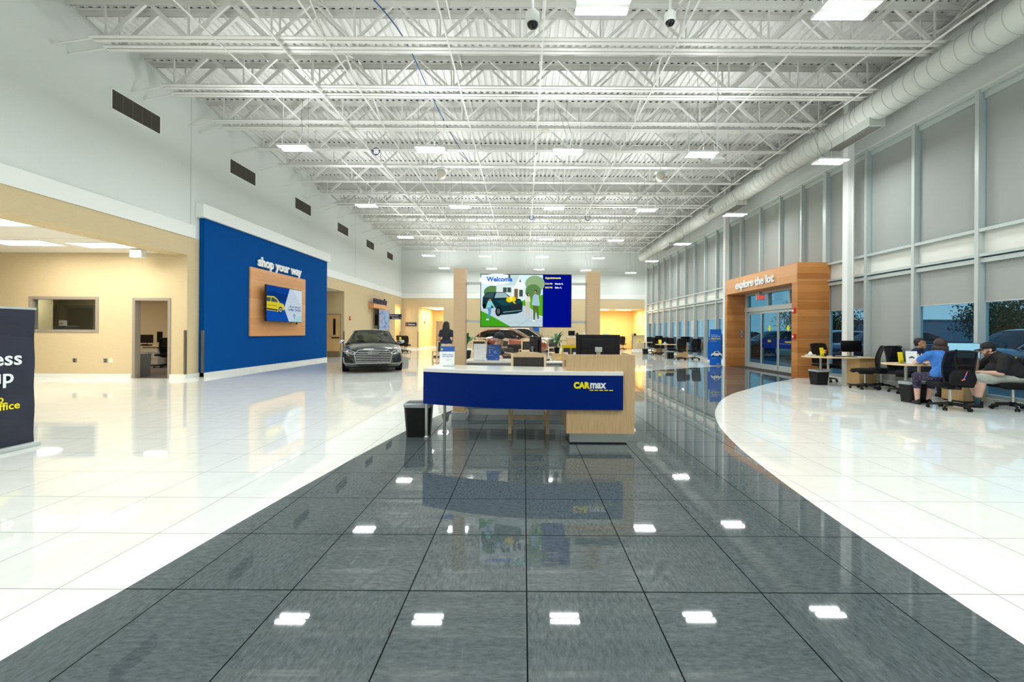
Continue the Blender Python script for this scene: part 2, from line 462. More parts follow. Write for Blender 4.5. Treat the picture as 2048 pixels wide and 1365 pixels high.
b = MB(); b.box(8.5, 9.3, 13.3, 17.45, .002, .012)
tag(b.build('entrance_mat', noisy('dark brown entrance mat', (.035, .025, .02), (.06, .045, .035), (1, 1, 1), 120, .95)), 'dark brown entrance mat inside the wooden portal before the sliding doors', 'mat')

# deck ceiling: ribs running the length of the hall
b = MB(); p = .175; nr = int((WR + .2 - WL) / p) + 1
prof = []
for i in range(nr):
    x = WL + i * p
    prof += [(x, CH), (x + .09, CH), (x + .10, CH + .05), (x + .165, CH + .05)]
vs = [(x, YB, z) for x, z in prof] + [(x, YF, z) for x, z in prof]; k = len(prof)
b.add(vs, [(i, i + 1, k + i + 1, k + i) for i in range(k - 1)])
b.box(WL - .3, WR + .3, YB, YF + .3, CH + .09, CH + .2)  # unseen slab added above the deck to keep light from leaking in
struct(b.build('ceiling', deck_white))

# left wall
b = MB()
L_holes = [(-2.0, 11.85, 0, 3.46), (20.25, 22.2, 0, 3.43), (30.95, 32.3, 0, 3.36)]
holed(b, 0, WL - .2, WL, YB, YF, 0, TAN_H, L_holes, tan_wall)
b.box(WL - .58, WL - .2, -2.0, 11.85, 3.46, TAN_H, tan_wall)
b.box(WL - .2, WL, YB, YF, TAN_H, CH, wall_white)
struct(b.build('wall_left'))
b = MB()
for a, c in ((-7, 12.1), (20.0, YF)): b.box(WL, WL + .035, a, c, TAN_H, BAND_H)
struct(b.build('trim_1', trim_white))
b = MB()
for y in (11.95, 23.6): b.box(WL, WL + .004, y, y + .012, BAND_H, CH)
struct(b.build('trim_2', mat('shadow reveal', (.4, .42, .41), .8)))
# blue accent wall with white cap
b = MB(); b.box(WL, WL + .15, 12.28, 19.92, 0, 4.62)
struct(b.build('wall_left_accent', blue_wall))
b = MB(); b.box(WL, WL + .24, 12.12, 20.08, 4.6, 4.99)
struct(b.build('trim_3', trim_white, bevel=.01))
# baseboards
b = MB()
b.box(WL, WL + .18, 12.28, 19.92, 0, .12); b.box(WL, WL + .03, 22.2, 30.95, 0, .12); b.box(WL, WL + .03, 11.85, 12.28, 0, .12)
struct(b.build('baseboard_left', base_white))
b = MB()
b.box(-18, -10.94, 11.80, 11.85, 0, .12); b.box(-9.87, WL, 11.80, 11.85, 0, .12)
struct(b.build('baseboard_niche', base_white))
b = MB()
b.box(-9.4, -8.13, YF - .03, YF, 0, .12); b.box(-6.2, 5.27, YF - .03, YF, 0, .12); b.box(8.34, 9.3, YF - .03, YF, 0, .12)
struct(b.build('baseboard_far', base_white))

# side lounge / office front on the left
b = MB()
holed(b, 1, 11.85, 12.0, -18, WL - .2, 0, 3.5, [(-10.9, -9.91, 0, 2.21), (-13.8, -11.93, 1.31, 2.23)], tan_wall)
struct(b.build('wall_niche'))
b = MB(); b.box(-18.2, -18, -2, 16.2, 0, 3.6); b.box(-18, -10.0, -2.2, -2, 0, 3.6)
struct(b.build('wall_niche_side', tan_wall))
b = MB(); b.box(-18, WL - .58, -2, 11.85, 3.5, 3.6)
for i in range(14): b.box(-18, WL - .58, -2 + i * 1.0, -1.985 + i * 1.0, 3.495, 3.5, alu)
o = b.build('ceiling_niche', ceil_tile); o.data.materials.clear(); o.data.materials.append(ceil_tile); o.data.materials.append(mat('ceiling grid', (.62, .60, .55), .6))
struct(o)
def troffer(x, y, z, sx=1.2, sy=.6, w=TROFFER_W, label='bright recessed ceiling panel light', group=None, c=(1, .93, .80)):
    t = thing('recessed_ceiling_light', label, 'ceiling light', (x, y, z), 0, group)
    b = MB(); b.box(-sx / 2, sx / 2, -sy / 2, sy / 2, -.012, -.002)
    b.build('lens', troffer_face, t)
    b = MB()
    for s in (-1, 1):
        b.box(s * sx / 2, s * (sx / 2 + .025), -sy / 2 - .025, sy / 2 + .025, -.016, 0)
        b.box(-sx / 2, sx / 2, s * sy / 2, s * (sy / 2 + .025), -.016, 0)
    b.build('frame', trim_white, t)
    ld = bpy.data.lights.new('recessed_ceiling_light_lamp', 'AREA'); ld.shape = 'RECTANGLE'; ld.size = sx; ld.size_y = sy; ld.energy = w; ld.color = c
    lo = bpy.data.objects.new('lamp', ld); col.objects.link(lo); lo.parent = t; lo.location = (0, 0, -.03)
    return t
troffer(-10.75, 8.4, 3.5, 1.2, .7, 34, 'largest bright ceiling panel light over the side area at the left edge')
troffer(-12.4, 10.5, 3.5, 1.4, .6, 34, 'bright ceiling panel light over the glazed office window')
troffer(-10.72, 10.75, 3.5, 1.2, .6, 17, 'bright ceiling panel light nearest the tan office door')
troffer(-12.4, 4.0, 3.5, 1.2, 1.2, 45, 'ceiling panel light over the side area, out at the left')
b = MB(); b.box(-.16, .16, -.09, .09, -.22, 0)
o = tag(b.build('emergency_light', trim_white, loc=(-10.3, 11.3, 3.49), bevel=.03), 'white box emergency light under the side area ceiling', 'emergency light')
# office behind
b = MB(); b.box(-22, -9.62, 18, 18.2, 0, 3.1); b.box(-9.72, -9.62, 12, 18, 0, 3.1); b.box(-22.2, -22, 12, 18, 0, 3.1); b.box(-22, -18, 11.9, 12, 0, 3.1)
struct(b.build('wall_office', tan_wall))
b = MB(); b.box(-22, -9.62, 12, 18.2, 3.0, 3.1); struct(b.build('ceiling_office', ceil_tile))
b = MB(); b.box(-22, -9.72, 12.0, 18.0, 0, .006); b.box(-10.86, -9.95, 11.86, 12, 0, .006)
struct(b.build('floor_office', carpet))
troffer(-12.6, 14.6, 3.0, 1.2, .6, 34, 'ceiling light inside the office behind the open doorway')
troffer(-17.2, 15.0, 3.0, 1.2, .6, 60, 'ceiling light inside the office behind the long window')
def door_frame(name, x0, x1, y, z1, d=.16, w=.08, m=grey_frame, parent=None, z0=0, sill=False):
    b = MB()
    b.box(x0, x0 + w, y - .02, y + d, z0, z1); b.box(x1 - w, x1, y - .02, y + d, z0, z1); b.box(x0 + w, x1 - w, y - .02, y + d, z1 - w, z1)
    if sill: b.box(x0 + w, x1 - w, y - .02, y + d, z0, z0 + w)
    return struct(b.build(name, m, parent, bevel=.006))
door_frame('door_1', -10.94, -9.87, 11.85, 2.25)
o = door_frame('window_30', -13.84, -11.89, 11.85, 2.27, z0=1.27, sill=True)
b = MB(); b.box(-13.76, -11.97, 11.93, 11.935, 1.35, 2.19); struct(b.build('glass', clear_glass, o))
dim_g = mat('dim interior glazing', (.10, .085, .065), .12)
for nm, xa, xb in (('door_2', -20.8, -19.75), ('door_7', -19.45, -18.15)):
    d = door_frame(nm, xa, xb, 17.96, 2.37, .05, .1); b = MB(); b.box(xa + .1, xb - .1, 17.97, 17.99, 0, 2.27); struct(b.build('door_panel', dim_g, d))

# alcove with the narrow-lite door
b = MB()
holed(b, 1, 22.2, 22.35, -11.2, WL - .2, 0, 3.5, [], tan_wall)
b.box(-11.3, -11.2, 20, 22.35, 0, 3.5, tan_wall); b.box(-11.2, WL - .2, 20.05, 20.25, 0, 3.5, tan_wall); b.box(-11.3, WL - .2, 20.05, 22.35, 3.43, 3.55, ceil_tile)
struct(b.build('wall_alcove'))
door_frame('door_3', -10.55, -9.58, 22.2, 2.26, .1, .05)
b = MB(); b.box(-10.5, -9.63, 22.165, 22.195, .02, 2.21)
d = struct(b.build('door_4', door_wood))
b = MB(); b.box(-9.98, -9.85, 22.155, 22.168, 1.15, 2.0); b.build('lite', black_gloss, d)
b = MB(); b.box(-10.5, -9.63, 22.155, 22.168, .02, .3); b.build('kick_plate', kick_steel, d)
b = MB(); b.box(-10.05, -9.65, 22.12, 22.168, .98, 1.04); b.build('push_bar', black_pl, d)
b = MB(); b.tube((-10.12, 22.17, 1.1), (-10.12, 22.09, 1.1), .02); b.box(-10.13, -10.03, 22.08, 22.10, 1.09, 1.12); b.build('handle', steel, d)

# far wall with corridor and golden alcove
b = MB()
F_holes = [(-8.13, -6.2, 0, 3.27), (5.27, 9.32, 0, 3.2)]
holed(b, 1, YF, YF + .2, WL - .2, WR + .2, 0, 3.92, F_holes, tan_wall)
b.box(8.34, 9.32, YF, YF + .2, 0, 1.13, tan_wall)
b.box(WL - .2, WR + .2, YF, YF + .2, 3.92, CH, wall_white)
struct(b.build('wall_far'))
b = MB(); b.box(WL, WR, YF - .03, YF, 3.92, 4.28); struct(b.build('trim_4', trim_white))
b = MB(); b.box(8.3, 9.34, YF - .06, YF + .26, 1.13, 1.17); tag(b.build('ledge_top', mat('brown ledge laminate', (.25, .17, .09), .4)), 'narrow brown ledge top on the half wall of the golden alcove', 'ledge')
b = MB(); b.box(-8.33, -8.13, YF + .2, 38.6, 0, 3.4, gold_wall); b.box(-8.33, -3.5, 38.4, 38.6, 0, 3.4, gold_wall); b.box(-3.7, -3.5, YF + .2, 38.6, 0, 3.4, gold_wall); b.box(-8.33, -3.5, YF + .2, 38.6, 3.27, 3.4, ceil_tile)
struct(b.build('wall_corridor'))
b = MB(); b.box(-8.1, -8.13, YF + .2, 38.4, 0, .12); b.box(-8.1, -8.0, 38.36, 38.4, 0, .12); struct(b.build('baseboard_corridor', base_white))
b = MB(); b.box(-7.97, -7.02, 38.36, 38.4, 0, 2.26); d = struct(b.build('door_5', door_brown))
b = MB(); b.box(-7.97, -7.9, 38.33, 38.42, 0, 2.32); b.box(-7.09, -7.02, 38.33, 38.42, 0, 2.32); b.box(-7.97, -7.02, 38.33, 38.42, 2.24, 2.32); b.build('frame', grey_frame, d)
b = MB(); b.box(-7.6, -7.3, 38.34, 38.36, 1.33, 1.5); b.build('door_sign', navy, d)
troffer(-6.9, 34.4, 3.27, 1.6, .6, 60, 'ceiling light in the corridor, near its mouth')
troffer(-6.9, 36.2, 3.27, 1.6, .6, 60, 'ceiling light deeper in the corridor')
b = MB(); b.box(4.9, 10, 36.6, 36.8, 0, 3.3, gold_wall); b.box(9.32, 9.5, YF + .2, 36.8, 0, 3.3, gold_wall); b.box(4.8, 5.0, YF + .2, 36.8, 0, 3.3, gold_wall); b.box(4.8, 9.5, YF + .2, 36.8, 3.2, 3.3, ceil_tile)
struct(b.build('wall_golden_alcove'))
b = MB(); b.box(5.0, 9.32, YF + .2, 36.6, 0, .006); struct(b.build('floor_golden_alcove', noisy('tan carpet', (.34, .24, .15), (.42, .30, .2), (1, 1, 1), 90, .95)))
troffer(8.0, 34.2, 3.2, 1.2, .6, 95, 'ceiling light in the golden alcove, near the window wall', c=(1, .85, .6))
troffer(6.2, 34.2, 3.2, 1.2, .6, 95, 'ceiling light in the golden alcove behind the right wooden post', c=(1, .85, .6))
# recess beside the far left corner
b = MB(); b.box(-11.2, WL - .2, 32.3, 32.5, 0, 3.5, gold_wall); b.box(-11.4, -11.2, 30.7, 32.5, 0, 3.5, gold_wall); b.box(-11.2, WL - .2, 30.75, 30.95, 0, 3.5, gold_wall); b.box(-11.3, WL - .2, 30.75, 32.5, 3.36, 3.5, ceil_tile)
struct(b.build('wall_far_recess'))
troffer(-10.4, 31.6, 3.36, .6, .6, 45, 'ceiling light in the recess by the far left corner')
# back wall behind the camera
b = MB(); b.box(-18.2, WR + .2, YB - .2, YB, 0, CH); struct(b.build('wall_back', wall_white))

# corner guards
cg = [(WL + .0, 11.80, 'steel corner guard at the edge of the side area, left of the blue wall'), (WL + .15, 12.24, 'steel corner guard on the near edge of the blue wall'),
      (WL, 20.21, 'steel corner guard at the near edge of the door alcove'), (WL, 22.2, 'steel corner guard at the far edge of the door alcove'),
      (WL, 32.3, 'dark corner guard in the far left corner recess'), (-8.13, YF - .02, 'dark corner guard at the left side of the corridor mouth'), (8.34, YF - .02, 'corner guard at the left end of the golden alcove half wall')]
g0 = None
for x, y, lab in cg:
    if g0 is None:
        b = MB(); b.box(-.045, .005, -.006, .0, .12, 1.35); b.box(.0, .006, -.006, .045, .12, 1.35)
        g0 = tag(b.build('corner_guard', mat('weathered steel', (.20, .18, .15), .35, .7)), lab, 'corner guard', 'corner guards'); g0.location = (x, y, 0)
    else: dup(g0, (x, y, 0), label=lab)

# ------------------------------------------------------------------ right window wall
MY = [4.5, 5.9, 7.3, 8.71, 10.14, 11.55, 13.1, 14.25, 15.45, 16.75, 18.2, 19.35, 20.55, 21.85, 23.2, 24.5, 25.8, 27.05, 28.3, 29.5, 30.8, 32.1]
WIDE = {13.1, 18.2}
GX, MX = 9.45, 9.28
R1, R2, RT = 3.49, 2.98, 6.36
b = MB(); b.box(GX, GX + .25, YB, YF, RT, CH, wall_white); b.box(GX, GX + .25, YB, 4.5, 0, RT, wall_white)
b.box(MX - .02, GX + .25, 32.1, YF, 0, CH, wall_white)
struct(b.build('wall_right'))
b = MB(); b.box(GX - .1, GX, YB, YF, RT + .04, RT + .1); b.box(GX - .04, GX, YB, YF, RT + .85, RT + .9)
struct(b.build('trim_5', trim_white))
b = MB(); b.box(GX - .24, GX + .1, 4.5, 13.0, 0, .09); b.box(GX - .24, GX + .1, 17.7, YF, 0, .09)
struct(b.build('baseboard_right', base_white))
PORT0, PORT1 = 13.0, 17.65
for i, (y0, y1) in enumerate(zip(MY[:-1], MY[1:])):
    behind = y0 >= 13.05 and y1 <= 18.25
    w0 = .14 if y0 in WIDE else .075
    zb = 3.5 if behind else .09
    b = MB()
    b.box(MX, GX + .06, y0 - .035, y0 - .035 + w0, .09 if y0 == 13.1 else zb, RT + .02)
    if i == len(MY) - 2: b.box(MX, GX + .06, y1 - .035, y1 + .03, zb, RT + .02)
    ya, yb = y0 - .035 + w0, y1 - .035
    b.box(MX + .03, GX + .06, ya, yb, RT - .05, RT + .02)
    if not behind:
        b.box(MX + .01, GX + .06, ya, yb, R1 - .03, R1 + .035)
        b.box(MX + .01, GX + .06, ya, yb, R2 - .03, R2 + .03)
        b.box(MX + .05, GX + .06, ya, yb, R2 - .15, R2 - .06)
        b.box(MX + .05, GX + .06, ya, yb, zb, zb + .06)
    w = struct(b.build('window_%d' % (i + 1), alu))
    b = MB(); b.add([(GX, ya, zb), (GX, yb, zb), (GX, yb, RT - .05), (GX, ya, RT - .05)], [(0, 1, 2, 3)])
    struct(b.build('glass', win_glass, w))
    b = MB(); b.box(GX - .02, GX + .02, ya, ya + .018, zb + .06, RT - .05); struct(b.build('gasket', alu_dark, w))
    # blinds
    up_l = 'grey roller blind drawn over the tall upper pane of the window wall'
    t = thing('roller_blind', up_l, 'roller blind', (GX - .03, (ya + yb) / 2, 0), 0, 'upper roller blinds of the window wall')
    hw = (yb - ya) / 2 - .022
    bb = MB(); bb.box(-.002, .002, -hw, hw, R1 + .035, RT - .16); bb.build('fabric', blind_grey, t)
    bb = MB(); bb.box(-.045, .012, -hw - .01, hw + .01, RT - .17, RT - .05); bb.build('headbox', alu, t)
    if not behind:
        bb = MB(); bb.box(GX - .035, GX - .028, ya, yb, R2 + .03, R1 - .03)
        tag(bb.build('spandrel_panel', blind_pale), 'pale fabric panel in the narrow band between the upper and lower blinds', 'blind panel', 'pale spandrel panels of the window wall')
        full = abs(y0 - 10.14) < .01
        bot = .15 if full else (2.06 if y0 > 5 else 2.0)
        if 7 < y0 < 10: bot = 2.03
        lab = 'grey roller blind pulled right down to the floor beside the two empty task chairs' if full else 'grey lower roller blind stopped at head height above clear glass'
        t = thing('roller_blind', lab, 'roller blind', (GX - .03, (ya + yb) / 2, 0), 0, None if full else 'lower roller blinds of the window wall')
        bb = MB(); bb.box(-.002, .002, -hw, hw, bot, R2 - .1); bb.build('fabric', blind_grey, t)
        bb = MB(); bb.tube((0, -hw, bot), (0, hw, bot), .012, 8); bb.build('bottom_bar', alu, t)
# round steel columns in front of the window wall
for y, lab in ((11.75, 'white square steel column in front of the windows beside the near desk'), (18.85, 'white square steel column at the far side of the wooden portal')):
    t = thing('steel_column', lab, 'column', (8.97, y, 0))
    b = MB(); b.box(-.095, .095, -.095, .095, 0, 7.8); b.build('shaft', trim_white, t, bevel=.008)
    b = MB(); b.path([(.03, -.125, .1), (.03, -.125, 7.8)], .012); b.build('conduit', trim_white, t)
    b = MB(); b.box(-.15, .15, -.15, .15, 7.8, 7.83); b.box(-.15, .15, -.15, .15, 0, .02); b.build('end_plate', trim_white, t)

# ------------------------------------------------------------------ roof joists
flute_shade = mat('dark foam flute closure', (.06, .062, .06), .8)  # dark colour standing in for the shade inside the deck flutes
def make_joist(lab, group):
    t = thing('roof_joist', lab, 'roof joist', (0, 0, 0), 0, group)
    x0, x1, zb, zt = -8.85, 8.62, 7.32, 8.02
    b = MB()
    for s in (-1, 1): b.box(x0 - .05, x1, s * .056 - .043, s * .056 + .043, zb - .012, zb); b.box(x0 - .05, x1, s * .02 - .004, s * .02 + .004, zb, zb + .06)
    b.build('bottom_chord', joist_white, t)
    b = MB()
    for s in (-1, 1): b.box(WL, x1 + .8, s * .056 - .043, s * .056 + .043, zt + .07, zt + .08); b.box(WL, x1 + .8, s * .02 - .004, s * .02 + .004, zt - .03, zt + .08)
    m_ = b.mi(joist_white); n_ = len(b.f); b.m = [0] * n_
    x = WL + .1
    while x < WR - .1: b.box(x, x + .065, -.07, .07, CH + .004, CH + .045, flute_shade); x += .175  # dark boxes paint the shaded gaps between top chord and deck
    b.build('top_chord', None, t)
    b = MB(); n = 10; st = (x1 - x0 - .5) / n
    for i in range(n + 1):
        x = x0 + .25 + i * st
        b.bar((x, 0, zb), (x, 0, zt + .05), .03, .03, up=(0, 1, 0))
        q = .085 if i < 2 or i > 7 else .04
        if i < n: b.bar((x + .06, 0, zb + .03), (x + st / 2 - .03, 0, zt + .03), q, .045, up=(0, 1, 0)); b.bar((x + st - .06, 0, zb + .03), (x + st / 2 + .03, 0, zt + .03), q, .045, up=(0, 1, 0))
    b.bar((x0 + .2, 0, zb + .03), (WL + .02, 0, zt), .05, .05, up=(0, 1, 0)); b.bar((x1 - .2, 0, zb + .03), (x1 + .5, 0, zt), .05, .05, up=(0, 1, 0))
    b.build('web', joist_white, t)
    b = MB(); b.bar((x0 - .03, 0, zb + .01), (WL + .01, -.25, zb - .28), .03, .03); b.build('brace', joist_white, t)
    return t
JY = [7.08, 7.36, 8.68, 8.98, 10.38, 10.72, 12.1, 12.5, 13.95, 15.3, 16.9, 18.45, 19.8, 20.15, 21.6, 23.2, 24.8, 26.4, 28.0, 29.6, 31.2]
j0 = None
for y in JY:
    if j0 is None:
        j0 = make_joist('white open-web steel roof joist spanning the hall under the ribbed deck', 'open-web roof joists'); j0.location = (0, y, 0)
    else: dup(j0, (0, y, 0))
b = MB(); b.box(WL, 9.3, -.08, .08, CH - .02, CH); b.box(WL, 9.3, -.008, .008, CH - .32, CH); b.box(WL, 9.3, -.08, .08, CH - .34, CH - .32)
o = tag(b.build('cross_beam', joist_white), 'solid white steel beam crossing the ceiling midway down the hall', 'beam'); o.location = (0, 19.35, 0)
# girder along the window wall that carries the joists
t = thing('edge_girder', 'white steel girder running above the round duct along the window wall', 'girder', (8.95, 0, 0))
b = MB(); b.box(-.1, .1, YB, YF, 7.84, 7.87); b.box(-.1, .1, YB, YF, 8.06, 8.09); b.build('flange', joist_white, t)
b = MB()
y = -6.
while y < 32:
    b.bar((0, y, 7.86), (0, y + .5, 8.06), .05, .05, up=(1, 0, 0)); b.bar((0, y + .5, 8.06), (0, y + 1.0, 7.86), .05, .05, up=(1, 0, 0)); y += 1.0
b.build('web', joist_white, t)
# level bridging angles that tie the joists together
for k, x in enumerate((-6.35, -4.1, -1.6, .35, 3.1, 5.6, 7.3)):
    t = thing('joist_bridging', 'thin steel bridging angle tying the roof joists together lengthwise', 'bridging', (x, 0, 0), 0, 'bridging lines across the roof joists')
    b = MB(); b.box(-.018, .018, 6.9, 31.4, 7.30, 7.306); b.box(-.003, .003, 6.9, 31.4, 7.306, 7.335); b.build('lower_angle', joist_white, t)
    b = MB(); b.box(-.018, .018, 6.9, 31.4, 7.99, 7.996); b.build('upper_angle', joist_white, t)
    if k in (1, 4):
        for a, c in zip(JY[1::2], JY[2::2]):
            b = MB(); b.bar((0, a, 7.33), (0, c, 8.0), .03, .03); b.bar((0, a, 8.0), (0, c, 7.33), .03, .03)
            b.build('cross_brace', joist_white, t)
# sprinkler pipes
t = thing('sprinkler_pipe', 'white sprinkler pipe running lengthwise just under the joists, left of centre', 'pipe', (-5.05, 0, 7.25))
b = MB(); b.tube((0, YB, 0), (0, 31, 0), .028, 10)
for y in (9, 14, 19, 24, 29): b.tube((0, y, 0), (0, y + .06, 0), .04, 10)
b.build('pipe', joist_white, t)
b = MB()
for y in range(6, 31, 4): b.tube((0, y, 0), (0, y, .8), .008, 6)
b.build('hanger_rod', steel, t)
t = thing('electrical_conduit', 'pale conduit running lengthwise beside the round duct', 'conduit', (8.25, 0, 7.28))
b = MB(); b.tube((0, YB, 0), (0, 31, 0), .022, 8); b.build('pipe', joist_white, t)
b = MB(); b.tube((.05, 2, .03), (.05, 31, .03), .012, 8); b.build('blue_cable', mat('blue cable', (.01, .06, .25), .5), t)
# loose cables
def cable(pts, lab, m, r=.008):
    out = []
    for i in range(len(pts) - 1):
        p0 = pts[max(i - 1, 0)]; p1 = pts[i]; p2 = pts[i + 1]; p3 = pts[min(i + 2, len(pts) - 1)]
        for k in range(5):
            t = k / 5
            out.append(tuple(.5 * (2 * p1[j] + (p2[j] - p0[j]) * t + (2 * p0[j] - 5 * p1[j] + 4 * p2[j] - p3[j]) * t * t + (3 * p1[j] - p0[j] - 3 * p2[j] + p3[j]) * t ** 3) for j in range(3)))
    out.append(pts[-1])
    b = MB(); b.path(out, r, 6)
    return tag(b.build('hanging_cable', m), lab, 'cable')
blue_c = mat('blue cable', (.01, .06, .25), .5)
cable([(-3.5, 6.4, 7.5), (-2.9, 7.4, 7.4), (-2.6, 9, 7.6), (-2.45, 11, 7.5), (-2.2, 13, 7.3), (-2.0, 15, 7.4)], 'blue network cable running through the joists above the first lamp row, left of centre', blue_c, .012)
def coil(x, y, z, r, lab, m):
    b = MB(); b.torus((0, 0, 0), r, .012, 1, 20, 5); b.torus((.02, .02, .02), r * .9, .012, 1, 20, 5)
    o = tag(b.build('cable_coil', m), lab, 'cable coil'); o.location = (x, y, z)
coil(-4.9, 13.9, 7.25, .12, 'blue cable coil hanging under a joist at upper left', blue_c)
coil(.35, 21.6, 7.2, .12, 'blue cable coil hanging low in the middle of the ceiling', blue_c)
coil(3.2, 21.6, 7.2, .14, 'dark cable coil hanging right of the middle of the ceiling', mat('dark cable', (.03, .04, .05), .6))
cable([(.9, 12.2, 7.9), (1.0, 12.0, 7.5), (1.05, 11.6, 7.0), (1.1, 11.2, 6.5), (1.15, 10.95, 6.0)], 'thin lamp cord curving down to the middle lamp of the nearest full lamp row', alu_dark, .005)
cable([(8.1, 12.4, 7.6), (8.15, 12.0, 7.0), (8.0, 11.5, 6.3), (7.95, 11.0, 5.8)], 'thin lamp cord curving down to the lamp beside the duct', alu_dark, .005)

# ------------------------------------------------------------------ round duct
DX, DZ, DR = 8.72, 6.98, .315
t = thing('round_duct', 'long white spiral air duct hung along the top of the window wall', 'air duct', (DX, 0, DZ))
b = MB(); prof = []
y = YB
b.lathe([(DR, YB), (DR, 31.4)], n=32, axis=1, caps=False)
b.build('duct_pipe', duct_white, t, smooth=True)
b = MB(); y = YB + .2
while y < 31.3:
    b.lathe([(DR, y), (DR + .006, y + .006), (DR + .006, y + .014), (DR, y + .02)], n=32, axis=1, caps=False); y += .28
b.build('seam', mat('duct seam', (.42, .43, .40), .5), t)
for y in (4.2, 9.2, 13.0, 15.6, 17.9, 20.6, 23.8, 27.6):
    b = MB(); b.lathe([(DR, y), (DR + .022, y + .02), (DR + .022, y + .07), (DR, y + .09)], n=32, axis=1, caps=False); b.build('joint_ring', duct_white, t, smooth=False)
b = MB(); b.lathe([(DR, 31.4), (DR * .96, 31.44), (.01, 31.45)], n=32, axis=1); b.build('end_cap', duct_white, t)
for y in (10.5, 17.0, 25.0):
    b = MB(); b.box(-.2, .2, y - .0, y + 1.5, -DR - .14, -DR + .12); g = b.build('diffuser_box', duct_white, t)
    b = MB()
    for k in range(7): b.box(-.17 + k * .05, -.155 + k * .05, y + .04, y + 1.46, -DR - .152, -DR - .141)
    b.build('slot', grille_bar, g)
b = MB(); b.box(-DR - .02, -DR + .12, 19.0, 19.4, -.22, .1); g = b.build('side_register', duct_white, t)
b = MB(); b.box(-DR - .025, -DR - .02, 19.05, 19.35, -.17, .05); b.build('register_grille', mat('register grey', (.25, .25, .23), .5), g)
for y in range(5, 31, 3):
    b = MB(); b.tube((-.05, y, DR), (-.05, y, 1.1), .006, 6); b.torus((0, y, 0), DR + .006, .006, 1, 28, 4)
    b.build('hanger', steel, t)

# ------------------------------------------------------------------ ceiling lamps
BAYL = []
def bay_light(x, y, z):
    t = thing('high_bay_light', 'x', 'ceiling light', (x, y, z), 0, None)
    b = MB(); b.box(-.38, .38, -.19, .19, 0, .045); b.build('housing', trim_white, t, bevel=.006)
    b = MB()
    for s in (-1, 1): b.add([(-.36, s * .115 - .044, -.006), (.36, s * .115 - .044, -.006), (.36, s * .115 + .044, -.006), (-.36, s * .115 + .044, -.006)], [(3, 2, 1, 0)])
    b.build('lens', lamp_face, t, fix=False)
    b = MB()
    for s in (-1, 1): b.tube((s * .33, 0, .04), (s * .33, 0, 8.21 - z), .003, 5)
    b.build('hanger_wire', alu_dark, t)
    b = MB(); b.path([(.05, .05, .04), (.12, .12, .5), (.0, .3, 1.0), (.05, .4, 8.21 - z)], .005, 5); b.build('power_cord', alu_dark, t)
    for up in (True,):
        ld = LD[up]
        lo = bpy.data.objects.new('lamp', ld); col.objects.link(lo); lo.parent = t  # unseen upward fill lamp, added to lighten the ceiling
        lo.location = (0, 0, .08)
        lo.rotation_euler = (PI, 0, 0)
    return t
LD = {}
for up, w in ((False, BAY_W), (True, BAY_UP_FILL)):
    ld = bpy.data.lights.new('high_bay_fill', 'AREA'); ld.shape = 'RECTANGLE'; ld.size = .72; ld.size_y = .34; ld.energy = w; ld.color = LAMP_COL; LD[up] = ld  # only the upward one is placed, as an added ceiling fill
ld_low = LD[True].copy(); ld_low.energy = 7.0
rows = [(-4.1, 'behind'), (.95, 'behind'), (5.96, 'at the top edge of the view'), (10.8, 'nearest full row'), (15.7, 'second full row'), (20.9, 'third full row'), (25.9, 'fourth full row'), (31.0, 'farthest row')]
colx = [(-5.86, 6.0, 'leftmost'), (-2.4, 5.98, 'second from the left'), (1.08, 5.95, 'middle'), (4.5, 5.9, 'second from the right'), (7.78, 5.74, 'rightmost, beside the duct')]
l0 = None
for y, rn in rows:
    for x, z, cn in colx:
        if rn.startswith('at'): y = 5.3 if x < -5 else (5.66 if x < -2 else 5.96)
        if rn == 'behind': lab, gr = 'white twin-strip ceiling lamp overhead and behind the viewpoint', 'lamps behind the viewpoint'
        else: lab, gr = 'white ceiling lamp, %s, %s' % (cn, 'row ' + rn if rn.startswith('at') else rn), 'hanging high bay lamps'
        if l0 is None: l0 = bay_light(x, y, z); l0['label'] = lab; l0['group'] = gr
        else: l1 = dup(l0, (x, y, z), label=lab, group=gr)
        if x > 7:
            for c_ in kids(l1):
                if c_.type == 'LIGHT': c_.data = ld_low

# ------------------------------------------------------------------ things hung from the ceiling
def hung(x, y, z, rad, top, name='security_camera', lab='', cat='camera'):
    t = thing(name, lab, cat, (x, y, z))
    if cat == 'camera':
        b = MB(); b.lathe([(.035, .14), (rad, .10), (rad, -.02), (rad * .9, -.05)], n=24); b.build('housing', trim_white, t, bevel=.005)
        b = MB(); b.ball((0, 0, -.045), (rad * .8, rad * .8, rad * .75)); b.build('dome', black_gloss, t, smooth=True)
        b = MB(); b.tube((0, 0, .12), (0, 0, top - z), .02, 10); b.build('pole', trim_white, t)
        b = MB(); b.lathe([(.05, .12), (.05, .16), (.02, .18)], n=16); b.build('collar', trim_white, t)
    elif cat == 'speaker':
        b = MB(); b.lathe([(rad * .6, .12), (rad, .10), (rad, .04), (rad * .7, .03)], n=24); b.build('bracket', trim_white, t)
        b = MB(); b.lathe([(rad * .55, .04), (rad * .8, -.02), (rad * .75, -.16), (rad * .5, -.24), (.02, -.27)], n=24); b.build('shell', mat('cream speaker shell', (.62, .58, .50), .5), t, smooth=True)
        b = MB(); b.tube((0, 0, .1), (0, 0, top - z), .015); b.build('rod', trim_white, t)
    else:
        b = MB(); b.lathe([(.03, .05), (rad * .8, .03), (rad, .0), (rad * .9, -.03), (.02, -.035)], n=28); b.build('disc', trim_white, t)
        b = MB(); b.tube((0, 0, .04), (0, 0, top - z), .012, 8); b.build('pole', trim_white, t)
    return t
hung(.10, 6.35, 6.02, .105, 8.1, lab='white dome security camera on a pole, nearest the middle of the ceiling')
